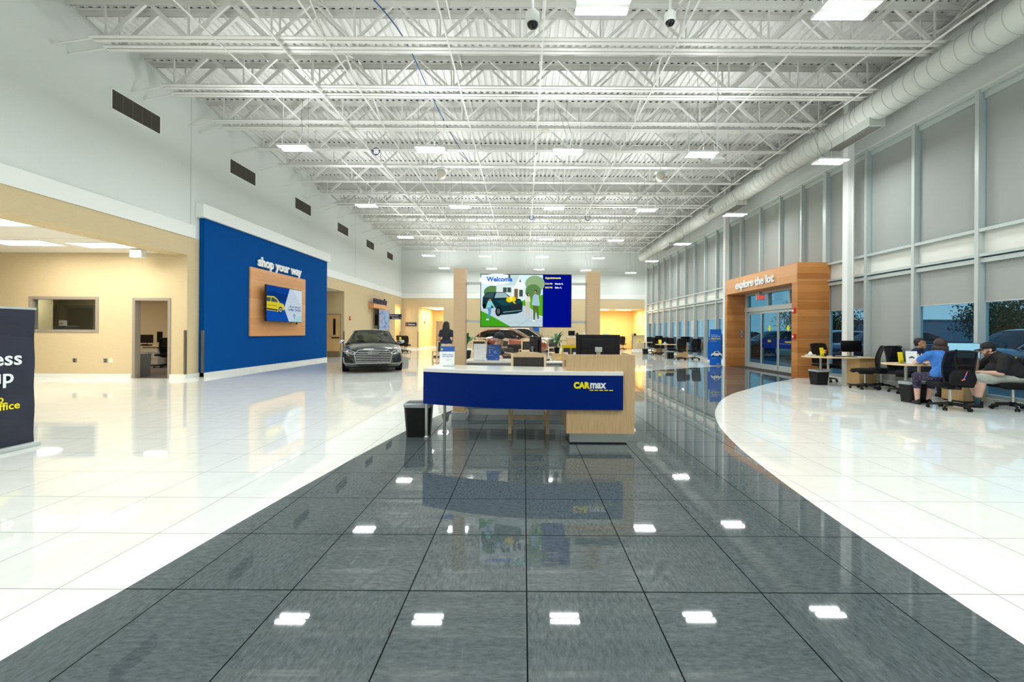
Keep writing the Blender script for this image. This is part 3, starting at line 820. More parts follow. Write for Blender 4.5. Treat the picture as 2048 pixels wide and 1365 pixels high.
hung(2.62, 7.7, 7.05, .105, 8.1, lab='white dome security camera on a pole, right of the middle of the ceiling')
hung(4.26, 9.4, 5.2, .15, 8.1, 'access_point', 'round white disc sensor on a long pole by the second lamp from the right', 'sensor')
hung(-2.95, 15.0, 7.02, .20, 8.1, 'pendant_speaker', 'cream pendant speaker under the joists, left of centre', 'speaker')
hung(4.80, 15.0, 6.98, .20, 8.1, 'pendant_speaker', 'cream pendant speaker under the joists, right of centre', 'speaker')
hung(.1, 27.5, 5.6, .10, 8.1, 'access_point', 'small white sensor hanging on a rod above the big screen', 'sensor')
for x, y, lab in ((-5.2, 12.4, 'small white smoke detector on the sprinkler pipe'), (.6, 12.5, 'small white smoke detector on a joist above the screen'), (6.25, 12.5, 'small white smoke detector on a joist near the duct')):
    b = MB(); b.lathe([(.06, .08), (.09, .06), (.11, 0), (.07, -.03), (.02, -.035)], n=20)
    o = tag(b.build('smoke_detector', mat('cream detector', (.66, .64, .56), .5)), lab, 'smoke detector'); o.location = (x, y, 7.27)

# ------------------------------------------------------------------ return air grilles on the left wall
v0 = None
for k, y in enumerate((9.62, 13.5, 17.35, 21.3, 25.2, 29.0)):
    lab = ['large dark return air grille on the left wall, nearest', 'dark return air grille, second along the left wall', 'dark return air grille, third along the left wall above the blue wall', 'dark return air grille, fourth along the left wall', 'dark return air grille, fifth along the left wall', 'dark return air grille, farthest along the left wall'][k]
    if v0 is None:
        v0 = thing('air_grille', lab, 'air grille', (WL, y, 6.37), 0, 'return air grilles on the left wall')
        b = MB(); b.box(.0, .01, .03, 1.3, .03, .47); b.build('opening', grille_dark, v0)
        b = MB(); b.box(0, .02, 0, 1.33, 0, .03); b.box(0, .02, 0, 1.33, .47, .5); b.box(0, .02, 0, .03, .03, .47); b.box(0, .02, 1.3, 1.33, .03, .47); b.build('frame', trim_white, v0)
        b = MB()
        for i in range(14): b.box(.010, .016, .03, 1.3, .045 + i * .031, .057 + i * .031)
        for i in range(1, 5): b.box(.012, .02, .03 + i * .254 - .008, .03 + i * .254 + .008, .03, .47)
        b.build('louvre', grille_bar, v0)
    else: dup(v0, (WL, y, 6.37), label=lab)
# ------------------------------------------------------------------ reception desk
t = thing('reception_counter', 'reception counter with curved deep blue front and white top facing the viewpoint', 'counter', (0, 0, 0))
def py(x): return 4.985 + (.375 * ((.4 - x) / 1.67) ** 2 if x < .4 else 0)
xs = [-1.27 + 2.44 * i / 28 for i in range(29)]
b = MB(); b.loft([[(x, py(x), .44), (x, py(x) + .03, .44), (x, py(x) + .03, .845), (x, py(x), .845)] for x in xs])
pn = b.build('front_panel', desk_blue, t, smooth=False)
b = MB()
pts = [(x, py(x) - .012) for x in xs] + [(1.17, 5.07), (.53, 5.07), (.53, 5.62), (0, 5.68), (-.6, 5.78), (-1.0, 5.9), (-1.12, 5.93), (-1.19, 5.9), (-1.28, 5.4)]
b.prism(pts, .845, .892, 2)
b.build('countertop', counter_white, t, bevel=.004)
for x, y in ((-1.235, 5.4), (-1.06, 5.7)):
    b = MB(); b.tube((x, y, .02), (x, y, .845), .02, 14); lg = b.build('leg', steel, t, smooth=False)
    b = MB(); b.lathe([(.034, 0), (.034, .012), (.02, .03)], (x, y, 0), 16); b.build('foot', steel, lg)
b = MB()
put_text(b, 'CAR', .098, (.588, 4.979, .697), logo_yellow, .003, .0062, xs=.93)
put_text(b, 'max', .128, (.778, 4.979, .697), logo_white, .003, .0045, xs=.84)
for i in range(5): b.box(.775 + i * .0575, .775 + i * .0575 + .044, 4.977, 4.982, .668, .678, logo_yellow)
b.build('logo', None, t)
# oak kiosk
k = thing('kiosk_cabinet', 'oak kiosk cabinet on a steel plinth at the right end of the blue counter', 'cabinet', (0, 0, 0))
b = MB(); b.box(.51, 1.32, 5.03, 5.055, .15, 1.09); b.build('front_panel', oak, k, bevel=.002)
b = MB(); b.box(.51, .535, 5.055, 5.62, .15, 1.09); b.build('side_panel', oak, k, bevel=.002)
b = MB(); b.box(1.295, 1.32, 5.055, 5.62, .15, 1.09); b.build('side_panel', oak, k, bevel=.002)
b = MB(); b.box(.535, 1.295, 5.055, 5.62, .86, .885); b.build('shelf', counter_white, k)
b = MB(); b.box(.54, 1.29, 5.06, 5.6, .16, .2); b.box(.54, 1.29, 5.58, 5.6, .16, .86); b.build('carcass', oak, k)
b = MB(); b.box(.56, 1.27, 5.15, 5.55, .015, .15); b.build('plinth', steel, k, bevel=.003)
b = MB(); b.box(.575, 1.25, 5.17, 5.53, 0, .016); b.build('foot', black_pl, k)
b = MB(); b.box(.503, .511, 5.2, 5.215, .93, 1.01); b.build('slot', black_pl, k)

def monitor(loc, rz, lab, w=.54, h=.31, z0=.14, stand=True, tilt=0., screen=None, name='computer_monitor', back_m=black_pl):
    m = thing(name, lab, 'monitor', loc, rz)
    b = MB(); b.box(-w / 2, w / 2, -.012, .012, z0, z0 + h); b.box(-w / 2 + .06, w / 2 - .06, .012, .03, z0 + .05, z0 + h - .05); pn = b.build('bezel', back_m, m, bevel=.006)
    b = MB(); b.box(-w / 2 + .01, w / 2 - .01, -.0135, -.012, z0 + .012, z0 + h - .01); b.build('screen', screen or black_gloss, m)
    if stand:
        b = MB(); b.box(-.025, .025, .03, .05, .012, z0 + h * .45); b.box(-.045, .045, .03, .06, z0 + h * .3, z0 + h * .5); b.build('stand', steel, m, bevel=.004)
        b = MB(); b.box(-.12, .12, -.07, .12, 0, .012); b.build('base', black_pl, m, bevel=.004)
    return m
m = monitor((.93, 5.33, .885), PI, 'large black monitor seen from behind on the oak kiosk', .55, .31, .13)
m.rotation_euler = (0, 0, PI - .02)

# rear white cabinet
t = thing('storage_counter', 'low grey storage counter with white top between the two wooden posts', 'cabinet', (0, 0, 0))
b = MB(); b.box(-.95, 1.35, 6.85, 7.4, .1, .845); b.build('carcass', grey_cab, t)
b = MB(); b.box(-.97, 1.37, 6.8, 7.45, .845, .886); b.build('worktop', counter_white, t, bevel=.012)
for i in range(3):
    x0 = -.93 + i * .765
    b = MB(); b.box(x0, x0 + .75, 6.828, 6.848, .13, .82); d = b.build('door', grey_cab, t, bevel=.003)
    for q in (0, 1):
        b = MB()
        for j in range(8): b.box(x0 + .06 + q * .34, x0 + .34 + q * .34, 6.822, 6.829, .22 + j * .022, .23 + j * .022)
        b.build('vent', alu_dark, d)
b = MB(); b.box(-.9, 1.3, 6.9, 7.35, 0, .1); b.build('toe_kick', steel, t)

# posts + screen
for x0, x1, zt, lab in ((-1.085, -.905, 2.33, 'tall square oak post left of the big screen'), (.965, 1.165, 2.30, 'tall square oak post right of the big screen')):
    t = thing('wooden_post', lab, 'post', ((x0 + x1) / 2, 6.6, 0)); w = (x1 - x0) / 2
    b = MB(); b.box(-w, w, -.1, .1, .12, zt); b.build('shaft', oak_h, t, bevel=.003)
    b = MB(); b.box(-w - .02, w + .02, -.12, .12, 0, .12); b.build('base', grey_cab, t, bevel=.003)
t = thing('display_screen', 'large wall-size screen reading Welcome hung between two oak posts', 'screen', (0, 6.55, 0))
X0, X1, Z0, Z1 = -.675, .728, 1.425, 2.245
b = MB(); b.box(X0, X1, -.03, .03, Z0, Z1); b.build('frame', black_gloss, t, bevel=.004)
b = MB(); b.box(X0 + .15, X1 - .15, .03, .08, Z0 + .12, Z1 - .12); b.build('rear_housing', black_pl, t)
for z in (2.105, 1.51):
    b = MB(); b.box(-.905, .965, .055, .09, z - .016, z + .022); b.build('mounting_rail', steel, t)
def sc_(n, c, s=.9): return emis('screen ' + n, c, s)
b = MB()
wid, hei = X1 - X0 - .02, Z1 - Z0 - .024
polys = [(sc_('pale sky', (.62, .82, .86)), rec(0, 0, .687, 1)), (sc_('blue', (.0, .004, .22), .9), rec(.690, 0, 1, 1)),
    (sc_('cloud', (.80, .92, .93)), ell(.18, .9, .2, .12)), (sc_('bush', (.10, .22, .07)), ell(.13, .66, .10, .13)), (sc_('bush light', (.26, .40, .20)), ell(.60, .83, .11, .16)),
    (sc_('bush', (.10, .22, .07)), ell(.58, .68, .09, .14)), (sc_('lawn', (.08, .38, .01)), [(.42, .48), (.687, .62), (.687, .2), (.45, .33)]),
    (sc_('house', (.66, .76, .74)), [(.17, .55), (.17, .80), (.26, .83), (.30, 1), (.42, .98), (.50, .74), (.48, .52)]),
    (sc_('roof', (.50, .66, .66)), [(.26, .80), (.31, 1), (.42, 1), (.44, .80)]), (sc_('gable', (.80, .88, .86)), [(.36, .75), (.43, .98), (.50, .75)]),
    (sc_('window dark', (.05, .08, .08)), rec(.245, .66, .335, .755)), (sc_('window frame', (.75, .85, .85)), rec(.288, .65, .293, .76)), (sc_('door warm', (.16, .12, .05)), rec(.37, .55, .41, .73)), (sc_('window dark', (.05, .08, .08)), rec(.425, .58, .465, .71)),
    (sc_('porch', (.85, .92, .90)), rec(.335, .73, .48, .755)), (sc_('porch', (.85, .92, .90)), rec(.350, .55, .358, .74)), (sc_('window dark', (.05, .08, .08)), [(.425, .86), (.435, .93), (.445, .86)]), (sc_('chimney', (.06, .08, .08)), rec(.305, .93, .325, 1)),
    (sc_('drive', (.46, .58, .62)), [(0, .30), (.0, .36), (.35, .48), (.55, .36), (.687, .17), (.687, 0), (.32, 0)]), (sc_('drive line', (.30, .40, .44)), [(.3, .06), (.687, .115), (.687, .12), (.3, .065)]), (sc_('drive line', (.30, .40, .44)), [(.40, .0), (.58, .2), (.585, .2), (.41, .0)]),
    (sc_('grass near', (.05, .32, .01)), [(0, 0), (0, .30), (.12, .20), (.33, 0)]),
    (sc_('car body', (.006, .03, .04)), [(.015, .40), (.02, .56), (.06, .66), (.26, .665), (.33, .57), (.44, .53), (.465, .44), (.46, .29), (.40, .25), (.22, .22), (.18, .36), (.03, .34)]),
    (sc_('car side', (.01, .06, .07)), [(.16, .50), (.33, .54), (.44, .50), (.45, .46), (.25, .40)]),
    (sc_('car glass', (.30, .44, .46)), [(.15, .55), (.17, .65), (.26, .655), (.32, .56)]), (sc_('car side glass', (.04, .08, .09)), [(.03, .56), (.06, .645), (.15, .65), (.13, .55)]),
    (sc_('tyre', (.003, .004, .005)), ell(.195, .29, .035, .095)), (sc_('rim', (.08, .10, .11)), ell(.195, .29, .02, .06)), (sc_('tyre', (.003, .004, .005)), ell(.04, .39, .018, .05)),
    (sc_('grille', (.02, .025, .03)), [(.32, .42), (.455, .44), (.46, .36), (.34, .33)]), (sc_('chrome line', (.4, .5, .5)), [(.25, .27), (.45, .31), (.45, .318), (.25, .28)]),
    (sc_('bow', (.85, .55, .0)), ell(.315, .52, .035, .055)), (sc_('bow', (.85, .55, .0)), ell(.355, .53, .035, .05)), (sc_('bow light', (1, .78, .1)), ell(.335, .535, .02, .05)), (sc_('bow', (.85, .55, .0)), [(.34, .5), (.375, .44), (.39, .44), (.36, .51)]),
    # girl running, couple standing
    (sc_('girl top', (.22, .58, .58)), [(.05, .33), (.08, .50), (.115, .50), (.16, .36), (.15, .35), (.115, .42), (.115, .36), (.075, .36), (.065, .35)]), (sc_('jeans', (.08, .26, .48)), [(.075, .36), (.115, .37), (.115, .27), (.085, .14), (.07, .14), (.085, .27)]), (sc_('hair', (.05, .025, .02)), ell(.093, .52, .024, .028)), (sc_('skin', (.42, .24, .16)), ell(.102, .51, .012, .022)), (sc_('shoe', (.7, .75, .75)), rec(.06, .12, .09, .145)),
    (sc_('trousers', (.55, .50, .42)), [(.495, .49), (.545, .49), (.545, .22), (.53, .22), (.52, .40), (.515, .19), (.50, .19)]), (sc_('blouse', (.70, .66, .56)), [(.49, .48), (.50, .58), (.545, .58), (.55, .48)]), (sc_('hair', (.05, .025, .02)), ell(.522, .62, .014, .035)), (sc_('skin', (.42, .24, .16)), ell(.528, .615, .009, .022)),
    (sc_('green trousers', (.10, .12, .03)), [(.58, .42), (.635, .42), (.645, .15), (.63, .15), (.61, .35), (.60, .12), (.585, .12)]), (sc_('sweater', (.34, .50, .58)), [(.565, .42), (.58, .60), (.60, .63), (.64, .61), (.655, .42), (.64, .40), (.58, .41)]), (sc_('hair', (.05, .025, .02)), ell(.608, .68, .016, .03)), (sc_('skin', (.42, .24, .16)), ell(.604, .665, .011, .025)), (sc_('shoe', (.7, .75, .75)), rec(.575, .10, .605, .13)),
    (sc_('label white', (.9, .95, .95)), rec(.0, .83, .31, .91)), (sc_('label white', (.9, .95, .95)), rec(.0, .83, .31, .91))]
flat(b, polys, wid, hei, 0, .00025)
for v in range(len(b.v)): b.v[v] = (b.v[v][0] + X0 + .01, b.v[v][1] - .0305, b.v[v][2] + Z0 + .012)
put_text(b, 'Welcome', .098, (X0 + .10, -.046, Z0 + .705), sc_('welcome blue', (.02, .14, .65)), .001, .004)
put_text(b, 'Appointments', .042, (X0 + .995, -.046, Z0 + .748), sc_('text yellow', (.9, .8, .1)), .001, .0015)
for q, (a, c) in enumerate((('7:30 PM', 'Martin R.'), ('8:00 PM', 'Bahn A.'))):
    put_text(b, a, .034, (X0 + .995, -.046, Z0 + .66 - q * .058), sc_('text yellow', (.9, .8, .1)), .001, .0012)
    put_text(b, c, .034, (X0 + 1.145, -.046, Z0 + .66 - q * .058), sc_('text white', (.85, .9, 1)), .001, .0012)
b.build('screen', None, t, fix=False)

# acrylic counter signs
def stand_sign(loc, rz, lab, w, h, face, lines, band=None, lean=-.16):
    s = thing('acrylic_sign', lab, 'sign', loc, rz)
    b = MB(); b.box(-w / 2, w / 2, -.002, .002, .005, h, face)
    if band: b.box(-w / 2, w / 2, -.003, -.002, h * .74, h, band)
    for (tx, sz, x, z, m) in lines: put_text(b, tx, sz, (x, -.0035, z), m, .0008, sz * .01)
    b.xf(Matrix.Rotation(lean, 4, 'X')); b.build('sheet', None, s)
    b = MB(); b.box(-w / 2 - .003, w / 2 + .003, .003, .005, 0, h + .002); b.xf(Matrix.Rotation(lean, 4, 'X')); b.box(-w / 2, w / 2, -.01, .08, 0, .004)
    b.build('holder', clear_glass, s)
    return s
def lines_of(n, x, z, w, dz, sz, m): return [('-' * w, sz, x, z - i * dz, m) for i in range(n)]
stand_sign((-1.02, 5.62, .893), .05, 'small white sign with blue header standing on the left end of the white counter', .195, .265, paper,
    [('Ready to explore', .021, -.062, .15, print_blue), ('your online offer?', .021, -.062, .125, print_blue), ('Scan here', .014, -.005, .09, print_grey), ('to start', .014, -.005, .074, print_grey), ('\u25cf', .03, -.085, .215, print_yellow), ('CarMax', .013, .05, .02, print_grey)], print_blue)
stand_sign((-.72, 6.92, .888), .05, 'white letter-size notice in a stand on the grey cabinet beside the left post', .20, .27, paper,
    [('- - - - - - -', .016, -.08, .235, print_blue), ('Your rights as', .013, -.07, .2, print_grey), ('a customer', .013, -.07, .185, print_grey), ('Please read', .012, -.05, .13, print_grey), ('before signing', .012, -.05, .115, print_grey), ('with us today', .012, -.05, .08, print_grey), ('CarMax', .012, .04, .03, print_blue)], lean=-.12)
stand_sign((-.50, 6.95, .888), -.03, 'blue notice with yellow heading in a stand on the grey cabinet', .20, .255, print_blue,
    [('Before', .017, -.085, .225, print_yellow), ('you leave today:', .017, -.085, .205, print_yellow), ('Check the list', .013, -.08, .17, print_white), ('Keys', .012, -.075, .145, print_white), ('Title', .012, -.075, .13, print_white), ('Plates', .012, -.075, .115, print_white), ('Manual', .012, .01, .145, print_white), ('Mats', .012, .01, .13, print_white), ('Warranty', .012, .01, .115, print_white), ('Ask us anything', .012, -.08, .075, print_white), ('CarMax', .012, .04, .02, print_white)], lean=-.04)
monitor((.19, 7.15, .888), R(108), 'black monitor on the grey cabinet turned edge-on to the viewpoint', .54, .33, .06, screen=mat('dim grey screen', (.10, .10, .09), .25))
b = MB(); b.box(-.2, .2, -.07, .07, 0, .02); o = tag(b.build('keyboard', black_pl, loc=(.30, 6.93, .888), rot=(0, 0, 1.2), bevel=.004), 'black keyboard on the grey cabinet below the edge-on monitor', 'keyboard')
b = MB(); b.box(-.09, .09, -.07, .07, 0, .11); tag(b.build('wooden_box', maple, loc=(.56, 7.18, .888), bevel=.004), 'small maple box under the potted plant on the grey cabinet', 'box')
# small plant
def plant(loc, lab, pot_r, pot_h, n, ln, potm=black_pl, seed=1, stem=.12, wd=.05, name='potted_plant'):
    rnd = random.Random(seed)
    p = thing(name, lab, 'plant', loc)
    b = MB(); b.lathe([(pot_r * .7, 0), (pot_r, pot_h), (pot_r * .9, pot_h), (pot_r * .85, pot_h * .85), (.002, pot_h * .85)], n=20); b.build('pot', potm, p, smooth=False)
    b = MB()
    for i in range(3): b.tube((0, 0, pot_h * .8), (rnd.uniform(-.03, .03), rnd.uniform(-.03, .03), pot_h + stem), .008, 6)
    b.build('stem', leaf_green, p)
    for i in range(n):
        a = 2 * PI * i / n + rnd.uniform(-.3, .3); el = rnd.uniform(.25, 1.35); l = ln * rnd.uniform(.7, 1.1); w = wd * rnd.uniform(.7, 1.1)
        z0 = pot_h + stem * rnd.uniform(.5, 1.0); x = z = 0; pts = []
        for k in range(9):
            s = k / 8; ww = w * math.sin(PI * min(.98, s * .93 + .05)) ** .8
            e = el - 1.5 * s * s
            pts.append((x, z, ww)); x += l / 8 * math.cos(e); z += l / 8 * math.sin(e)
        vs = []
        for (x_, z_, ww) in pts:
            for sd, dz in ((-1, .25), (0, 0), (1, .25)):
                vs.append((x_ * math.cos(a) - sd * ww * math.sin(a), x_ * math.sin(a) + sd * ww * math.cos(a), z0 + z_ + abs(sd) * ww * dz))
        fs = [(k * 3 + j, k * 3 + j + 1, k * 3 + j + 4, k * 3 + j + 3) for k in range(8) for j in (0, 1)]
        b = MB(); b.add(vs, fs); b.build('leaf', leaf_green, p, smooth=True, fix=False)
    return p
plant((.56, 7.18, .998), 'small leafy plant in a black pot on the maple box beside the kiosk', .05, .10, 16, .25, seed=4, stem=.09, wd=.035)
plant((-2.62, 19.5, 0), 'large floor plant in a dark pot partly hidden behind the left wooden post', .2, .5, 16, .75, seed=9, stem=.45, wd=.10)
# brochure rack
t = thing('brochure_rack', 'yellow brochure rack with dark leaflets behind the oak kiosk', 'brochure rack', (.76, 6.95, .888), .15)
b = MB(); b.prism([(-.05, 0), (.05, 0), (.0, .25)], -.14, -.135, 0); b.prism([(-.05, 0), (.05, 0), (.0, .25)], .135, .14, 0); b.box(-.14, .14, -.005, .005, 0, .26); b.box(-.14, .14, -.05, -.045, 0, .05); b.build('rack', yellow_pl, t)
for x in (-.065, .07):
    b = MB(); b.box(x - .055, x + .055, -.03, -.02, .02, .21, mat('leaflet photo', (.02, .03, .07), .3)); b.box(x - .03, x + .02, -.031, -.03, .09, .14, print_white); b.box(x - .01, x + .04, -.032, -.03, .05, .085, alarm_red); b.build('leaflet', None, t)

# ------------------------------------------------------------------ bins
def bin_(loc, lab, w=.36, d=.26, h=.40, rz=0., parent=None):
    t = thing('waste_bin', lab, 'bin', loc, rz, 'black waste bins')
    b = MB(); k = .82
    def ring(s, z): return [(s * w / 2 * x, s * d / 2 * y, z) for x, y in ((-.85, -1), (.85, -1), (1, -.8), (1, .8), (.85, 1), (-.85, 1), (-1, .8), (-1, -.8))]
    b.loft([ring(k, 0), ring(1, h), ring(.96, h), ring(k * .95, .01)]); b.build('bucket', black_pl, t)
    b = MB(); rnd = random.Random(int(loc[0] * 100))
    def rg(s, z): return [(x * s * (1 + rnd.uniform(-.02, .02)), y * s * (1 + rnd.uniform(-.02, .02)), z + rnd.uniform(-.012, .012)) for x, y, _ in ring(1, 0)]
    b.loft([rg(1.01, h - .035), rg(1.03, h - .015), rg(1.035, h + .012), rg(.95, h + .008), rg(.86, h * .6), rg(.84, h * .4)], caps=False); b.build('liner', liner, t)
    return t
bin_((-1.36, 5.52, 0), 'black waste bin with a clear liner beside the left leg of the blue counter', .35, .26, .42, .1)
bin_((7.9, 11.35, 0), 'black lined waste bin under the tip of the window desk nearest the wooden portal', .42, .28, .38, .15)
bin_((7.82, 8.5, 0), 'black lined waste bin under the desk where the three people sit', .44, .28, .40, .1)
bin_((7.72, 22.4, 0), 'black waste bin with a red label beside the nearer far desk', .36, .26, .38)
bin_((7.75, 27.1, 0), 'black waste bin by the farthest desk along the windows', .34, .26, .38)

# ------------------------------------------------------------------ task chairs
def task_chair(loc, rz, lab, group=None):
    t = thing('office_chair', lab, 'office chair', loc, rz, group)
    # faces +y
    b = MB(); b.loft([[( -.23, y, z + e), (.23, y, z + e), (.245, y, z), (.23, y, z - .05), (-.23, y, z - .05), (-.245, y, z)] for y, z, e in ((-.22, .47, .0), (-.15, .475, .025), (.1, .475, .025), (.22, .47, .015), (.27, .45, 0))])
    b.build('seat', black_fab, t, bevel=.01, smooth=True)
    def bx(z): return -.24 - .10 * ((z - .5) / .5) + .06 * math.sin((z - .5) * 5)
    zs = [.52 + .53 * i / 8 for i in range(9)]
    def wv(z): return .20 + .035 * math.sin((z - .5) / .55 * 2.6)
    b = MB(); b.loft([[(-wv(z) + .03, bx(z) - .0, z), (wv(z) - .03, bx(z), z), (wv(z) - .03, bx(z) - .012, z), (-wv(z) + .03, bx(z) - .012, z)] for z in zs]); b.build('back_mesh', mesh_black, t)
    b = MB()
    for s in (-1, 1): b.path([(s * (wv(z) - .015), bx(z) - .008, z) for z in zs], .018, 8)
    b.path([(-wv(zs[-1]) + .015, bx(zs[-1]) - .008, zs[-1]), (-.1, bx(1.05) - .01, 1.065), (.1, bx(1.05) - .01, 1.065), (wv(zs[-1]) - .015, bx(zs[-1]) - .008, zs[-1])], .018, 8)
    b.path([(-wv(.52) + .015, bx(.52) - .008, .52), (wv(.52) - .015, bx(.52) - .008, .52)], .02, 8)
    b.path([(-.19, bx(.68) - .02, .68), (.19, bx(.68) - .02, .68)], .012, 6)
    b.build('back_frame', black_pl, t)
    b = MB(); b.path([(0, -.26, .54), (0, -.28, .45), (0, -.12, .40), (0, 0, .40)], .03, 8); b.box(-.1, .1, -.14, .12, .37, .43); b.build('mechanism', black_pl, t)
    b = MB(); b.tube((0, 0, .1), (0, 0, .39), .025, 12); b.build('gas_column', steel, t)
    b = MB(); b.tube((0, 0, .06), (0, 0, .14), .045, 14)
    cs = []
    for i in range(5):
        a = 2 * PI * i / 5 + .3; cs.append((.29 * math.cos(a), .29 * math.sin(a), a)); b.tube((0, 0, .105), (cs[-1][0], cs[-1][1], .075), .028, 8, .017)
    b.build('star_base', black_pl, t)
    for x, y, a in cs:
        b = MB()
        for s in (-1, 1):
            ox, oy = -math.sin(a) * s * .018, math.cos(a) * s * .018
            b.tube((x + ox * .4, y + oy * .4, .029), (x + ox * 1.6, y + oy * 1.6, .029), .029, 12)
        b.tube((x, y, .03), (x, y, .08), .009, 6); b.build('caster', black_rub, t)
    return t
def ang(dx, dy): return math.atan2(dy, dx) - PI / 2
ch0 = task_chair((8.45, 10.5, 0), ang(-.85, .5), 'empty black task chair in front of the near side of the portal desk, left one', 'black mesh task chairs')
def ch(x, y, dx, dy, lab): return dup(ch0, (x, y, 0), ang(dx, dy), lab)
ch(8.95, 10.62, -.85, .42, 'empty black task chair in front of the fully drawn blind, right one of the pair')
ch(8.62, 12.15, -.1, -1, 'black task chair tucked behind the desk next to the wooden portal')
ch(8.78, 9.75, .1, -1, 'black task chair of the young man in the navy polo')
chw = ch(7.74, 7.70, .35, .95, 'black task chair with a bag hung on it, under the woman in blue')
chm = ch(8.86, 7.68, -1, .35, 'black task chair under the bearded man in black at the right edge')
ch(7.98, 21.6, .15, 1, 'black task chair at the nearer far desk, left of its pair')
ch(8.72, 21.7, .0, 1, 'black task chair at the nearer far desk, right of its pair')
ch(8.2, 23.6, -.1, -1, 'black task chair behind the nearer far desk')
ch(8.35, 26.8, .2, 1, 'black task chair at the farthest desk, left of its pair')
ch(8.85, 26.9, 0, 1, 'black task chair at the farthest desk, right of its pair')
ch(8.6, 28.6, 0, -1, 'black task chair behind the farthest window desk')
ch(7.9, 33.9, .4, 1, 'black task chair at the desk inside the golden alcove')
ch(-7.75, 27.9, .0, 1, 'black task chair right of the small desk near the far left corner')
ch(-8.35, 28.9, .6, -.6, 'black task chair left of the small desk near the far left corner')
ch(-12.95, 15.3, -.7, .5, 'black task chair seen through the open office doorway')

# ------------------------------------------------------------------ window desks
def window_desk(loc, lab, mir=1):
    t = thing('window_desk', lab, 'desk', loc, 0, 'maple desks along the windows')
    out = []
    cx, cy, r = .42, 0, .42
    for i in range(13):
        a = PI / 2 + PI * i / 12; out.append((cx + r * math.cos(a) * 1.0, cy + r * math.sin(a)))
    out += [(.9, -.50), (1.3, -.52), (1.66, -.50), (1.68, .48), (1.0, .46)]
    b = MB(); b.prism(out, .72, .748, 2); b.build('tabletop', maple, t, bevel=.006)
    for x, y in ((.56, -.12), (.6, .22)):
        b = MB(); b.tube((x, y, .0), (x, y, .72), .028, 14); lg = b.build('leg', mat('satin grey leg', (.45, .46, .46), .35, .4), t)
    b = MB(); b.box(1.16, 1.6, -.42, .02, .03, .72); b.build('pedestal', maple_box, t, bevel=.003)
    b = MB(); b.box(1.18, 1.58, -.4, .0, 0, .03); b.build('toe_kick', black_pl, t)
    return t
D1, D2 = (7.55, 11.42, 0), (7.55, 8.82, 0)
window_desk(D1, 'maple teardrop desk standing next to the wooden portal, no one seated')
window_desk(D2, 'maple teardrop desk where three people sit by the window')
window_desk((7.1, 22.9, 0), 'maple teardrop desk with a yellow card, nearer one beyond the portal')
window_desk((7.3, 27.6, 0), 'maple teardrop desk farthest along the window wall')
monitor((8.72, 11.3, .748), -.3, 'black monitor on the empty desk beside the portal', .48, .30, .13)
monitor((8.98, 8.72, .748), -.72, 'monitor lit pale blue on the desk of the three people', .56, .32, .12, screen=emis('pale blue monitor picture', (.30, .62, .78), .8))
monitor((8.62, 22.6, .748), .1, 'black monitor on the nearer far desk', .5, .3, .12)
monitor((8.75, 27.5, .748), .1, 'black monitor on the farthest window desk', .5, .3, .12)
def yellow_holder(loc, rz, lab, w=.12, h=.24):
    t = thing('leaflet_holder', lab, 'leaflet holder', loc, rz)
    b = MB(); b.box(-w / 2, w / 2, -.002, .002, .005, h); b.xf(Matrix.Rotation(-.15, 4, 'X')); b.build('yellow_card', yellow_pl, t)
    b = MB(); b.box(-w / 2, w / 2, -.035, .03, 0, .006); b.box(-w / 2, w / 2, -.037, -.033, 0, .07); b.build('tray', clear_glass, t)
yellow_holder((7.97, 11.32, .748), .2, 'yellow card holder on the empty desk beside the portal')
yellow_holder((7.84, 8.80, .748), .1, 'yellow card behind the white price sheet on the desk of the three people')
yellow_holder((7.35, 22.9, .748), -.2, 'bright yellow card on the nearer far desk', .16, .24)
yellow_holder((7.5, 27.5, .748), .1, 'bright yellow card on the farthest window desk', .16, .22)
yellow_holder((-8.25, 28.3, .748), .2, 'yellow card on the small desk near the far left corner', .14, .24)
s = stand_sign((7.93, 8.66, .749), -.55, 'white price sheet with a dark car picture in a slanted stand on the occupied desk', .18, .27, paper, [('Special offer', .02, -.07, .22, print_grey), ('Low price', .016, -.05, .08, print_grey), ('Ask today', .014, -.05, .05, print_grey)], lean=-.3)
def car_picture(mb, x, z, w, m, y=-.0042):
    pts = [(0, .12), (.06, .30), (.2, .34), (.33, .52), (.68, .54), (.86, .34), (.98, .30), (1, .12)]
    mb.add([(x + u * w, y, z + v * w) for u, v in pts], [tuple(range(len(pts)))], m)
    for c in (.22, .8): mb.add([(x + (c + .085 * math.cos(q * PI / 6)) * w, y - .0004, z + (.12 + .085 * math.sin(q * PI / 6)) * w) for q in range(12)], [tuple(range(12))], black_rub)
    g = [(.36, .36), (.40, .49), (.64, .5), (.76, .36)]; mb.add([(x + u * w, y - .0004, z + v * w) for u, v in g], [(0, 1, 2, 3)], mat('print dark glass', (.05, .06, .07), .4))
b = MB(); car_picture(b, -.05, .11, .10, mat('print car grey', (.06, .08, .14), .5)); b.xf(Matrix.Rotation(-.3, 4, 'X')); b.build('car_picture', None, s, fix=False)
